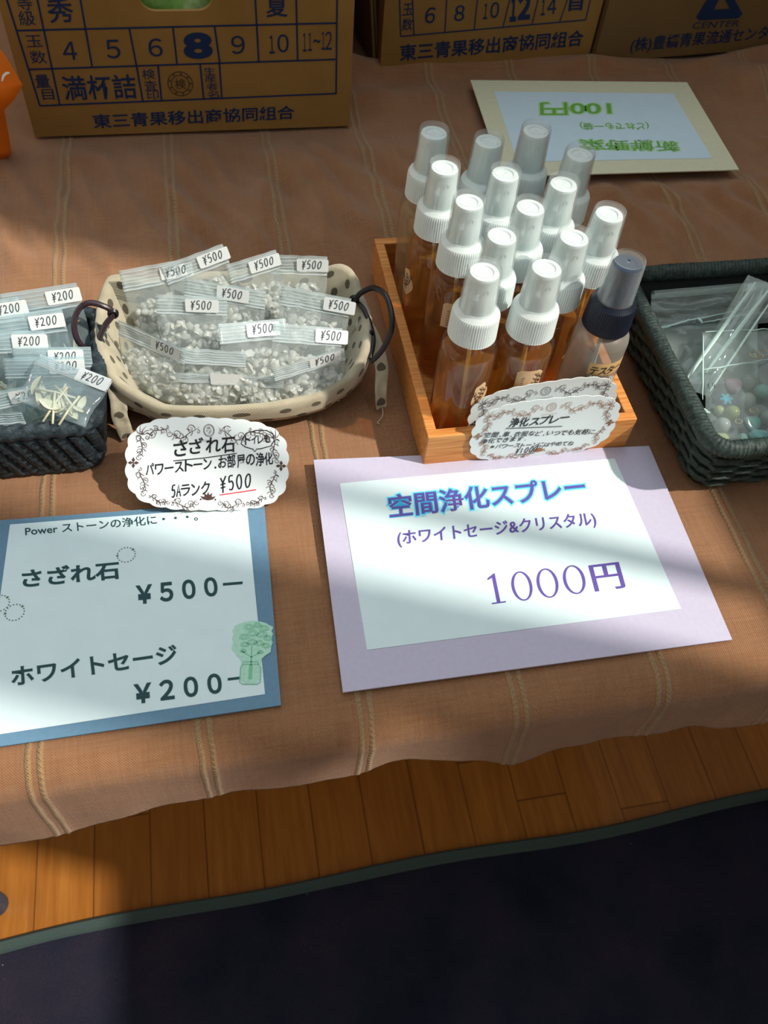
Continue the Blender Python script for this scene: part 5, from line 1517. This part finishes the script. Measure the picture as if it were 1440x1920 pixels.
# cellophane bags with bead charms
CG = 'cellophane bags in the wicker basket'
def cello_bag(label, A, B, C, D, fat, seed, folds=(), roll=None, beads=(), number=None, hard=()):
    """corners near-left, near-right, far-right, far-left (world)"""
    c = (A + B + C + D) / 4
    mtx = frame(c, B - A, D - A); inv = mtx.inverted()
    P_ = [inv @ p for p in (A, B, C, D)]
    t = thing('cellophane_bag', label, 'cellophane bag', mtx=mtx, group=CG)
    m = MB(); n = 26
    for s in (1, -1):
        for j in range(n + 1):
            for i in range(n + 1):
                u, v = i / n, j / n
                p = P_[0].lerp(P_[1], u).lerp(P_[3].lerp(P_[2], u), v)
                e = (16 * u * (1 - u) * v * (1 - v)) ** .6
                z = p.z + s * (fat * e + .0003) + .0030 * e ** .5 * noise.noise(Vector((u * 4 + seed, v * 4, seed + s))) + .0012 * abs(noise.noise(Vector((u * 9 + v * 6, v * 3, seed * 2))))
                m.v.append((p.x, p.y, z))
    Kk = (n + 1) ** 2
    for s in range(2):
        for j in range(n):
            for i in range(n):
                a = s * Kk + j * (n + 1) + i; q = (a, a + 1, a + n + 2, a + n + 1); m.f.append(q if s == 0 else q[::-1])
    m.build('film_pouch', M['cello'], t, sharp=None)
    if folds:
        g = MB()
        for a, b, w_ in folds:
            a_, b_ = inv @ a, inv @ b
            pts = [a_.lerp(b_, k / 12) + Vector((0, .0012 * noise.noise(Vector((k * .5, seed, 0))), .0006)) for k in range(13)]
            g.tube(pts, [w_ * (.4 + .6 * math.sin(PI * (k + .5) / 13)) for k in range(13)], 6)
        g.build('fold_line', M['cello_edge'], t)
    if roll:
        a, b, r = roll; a, b = inv @ a, inv @ b
        g = MB(); g.tube([a.lerp(b, k / 16) for k in range(17)], r, 16, cap=False, rfun=lambda i, t_: 1 + .05 * noise.noise(Vector((i * .4, t_, 1))))
        g.build('rolled_edge', M['cello'], t)
    for (x, y, h, r, mm_, kind) in beads:
        p = inv @ at(x, y, h)
        b = MB()
        if kind == 'ball':
            b.lathe([(max(.0004, r * math.sin(PI * k / 12)), r - r * math.cos(PI * k / 12) - r) for k in range(13)], 20)
        elif kind == 'lump':
            b.lathe([(max(.0004, r * math.sin(PI * k / 12) * (1 + .1 * math.sin(k))), -r * .8 * math.cos(PI * k / 12)) for k in range(13)], 16, rmod=lambda k, rr, z: 1 + .12 * math.sin(k * 1.2))
        elif kind == 'flower':
            for q in range(6):
                a = q * PI / 3; b.tube([(0, 0, 0), (r * .6 * math.cos(a), r * .6 * math.sin(a), .0006), (r * math.cos(a), r * math.sin(a), .0002)], [r * .18, r * .3, r * .15], 8)
        b.v = [(v[0] + p.x, v[1] + p.y, v[2] + p.z) for v in b.v]
        b.build('bead' if kind != 'flower' else 'flower_bead', M[mm_], t)
    if hard:
        g = MB()
        for x, y, h, r in hard:
            p = inv @ at(x, y, h)
            g.tube([p + Vector((r * math.cos(a), r * .7 * math.sin(a), 0)) for a in [2 * PI * k / 14 for k in range(14)]], .0006, 6, True)
        g.build('metal_ring', M['gold'], t)
    if number:
        g = MB(); (x, y), (x2, y2), s, h = number
        p, q = inv @ at(x, y, h), inv @ at(x2, y2, h)
        hand(g, s, (p.x, p.y), (q.x, q.y), .0048, z=max(p.z, q.z), seed=3, offset=-.01)
        g.build('pen_number', M['ink'], t, smooth=False)
    return t
A_ = lambda x, y, h: at(x, y, h)
cello_bag('cellophane bag lying flat with its rolled edge along the rear rim of the wicker basket', A_(1215, 625, .030), A_(1500, 600, .030), A_(1436, 530, .050), A_(1222, 551, .050), .003, 1,
          folds=[(A_(1228, 616, .034), A_(1400, 578, .036), .0007)], roll=(A_(1224, 553, .052), A_(1434, 535, .052), .0034))
cello_bag('cellophane bag slanting up across the wicker basket as a long pleat', A_(1276, 725, .030), A_(1330, 745, .030), A_(1452, 535, .066), A_(1402, 516, .066), .004, 2,
          folds=[(A_(1280, 722, .034), A_(1416, 530, .070), .0016), (A_(1322, 700, .036), A_(1440, 545, .068), .0018), (A_(1330, 735, .036), A_(1448, 560, .066), .0010)])
cello_bag('cellophane bag spread under the others in the wicker basket, crinkled and empty', A_(1250, 720, .022), A_(1420, 720, .022), A_(1420, 600, .032), A_(1240, 615, .034), .003, 3,
          folds=[(A_(1232, 618, .036), A_(1308, 597, .038), .0008), (A_(1308, 597, .038), A_(1316, 606, .036), .0014), (A_(1316, 606, .036), A_(1400, 590, .038), .0006)])
BD = [(1375, 724, .032, .0065, 'bead_pink', 'lump'), (1403, 716, .034, .0060, 'bead_clear', 'ball'), (1428, 735, .034, .0060, 'bead_mint', 'ball'), (1402, 751, .034, .0060, 'bead_clear', 'ball'),
      (1361, 749, .034, .0050, 'bead_turq', 'flower'), (1373, 774, .033, .0056, 'bead_lime', 'ball'), (1355, 797, .030, .0058, 'bead_clear', 'ball'), (1352, 825, .027, .0056, 'bead_lime', 'lump'),
      (1410, 795, .032, .0062, 'bead_aqua', 'lump'), (1422, 822, .029, .0070, 'bead_aqua', 'lump'), (1440, 832, .028, .0050, 'bead_lime', 'lump'), (1436, 782, .032, .0055, 'bead_clear', 'ball'), (1348, 770, .031, .004, 'bead_lime', 'ball'),
      (1392, 822, .028, .004, 'bead_mint', 'ball')]
cello_bag('cellophane bag of pastel beads numbered 14 in the near part of the wicker basket', A_(1326, 845, .026), A_(1490, 838, .026), A_(1470, 618, .048), A_(1317, 624, .048), .009, 4,
          folds=[(A_(1322, 623, .050), A_(1440, 618, .050), .0007), (A_(1318, 694, .046), A_(1440, 675, .046), .0006), (A_(1318, 630, .050), A_(1317, 750, .042), .0006), (A_(1312, 765, .036), A_(1330, 776, .036), .0012)],
          beads=BD, number=((1326, 730), (1344, 728), '14', .046), hard=[(1416, 665, .044, .004), (1424, 668, .044, .003), (1432, 662, .044, .004), (1385, 790, .034, .0026), (1414, 770, .036, .003)])
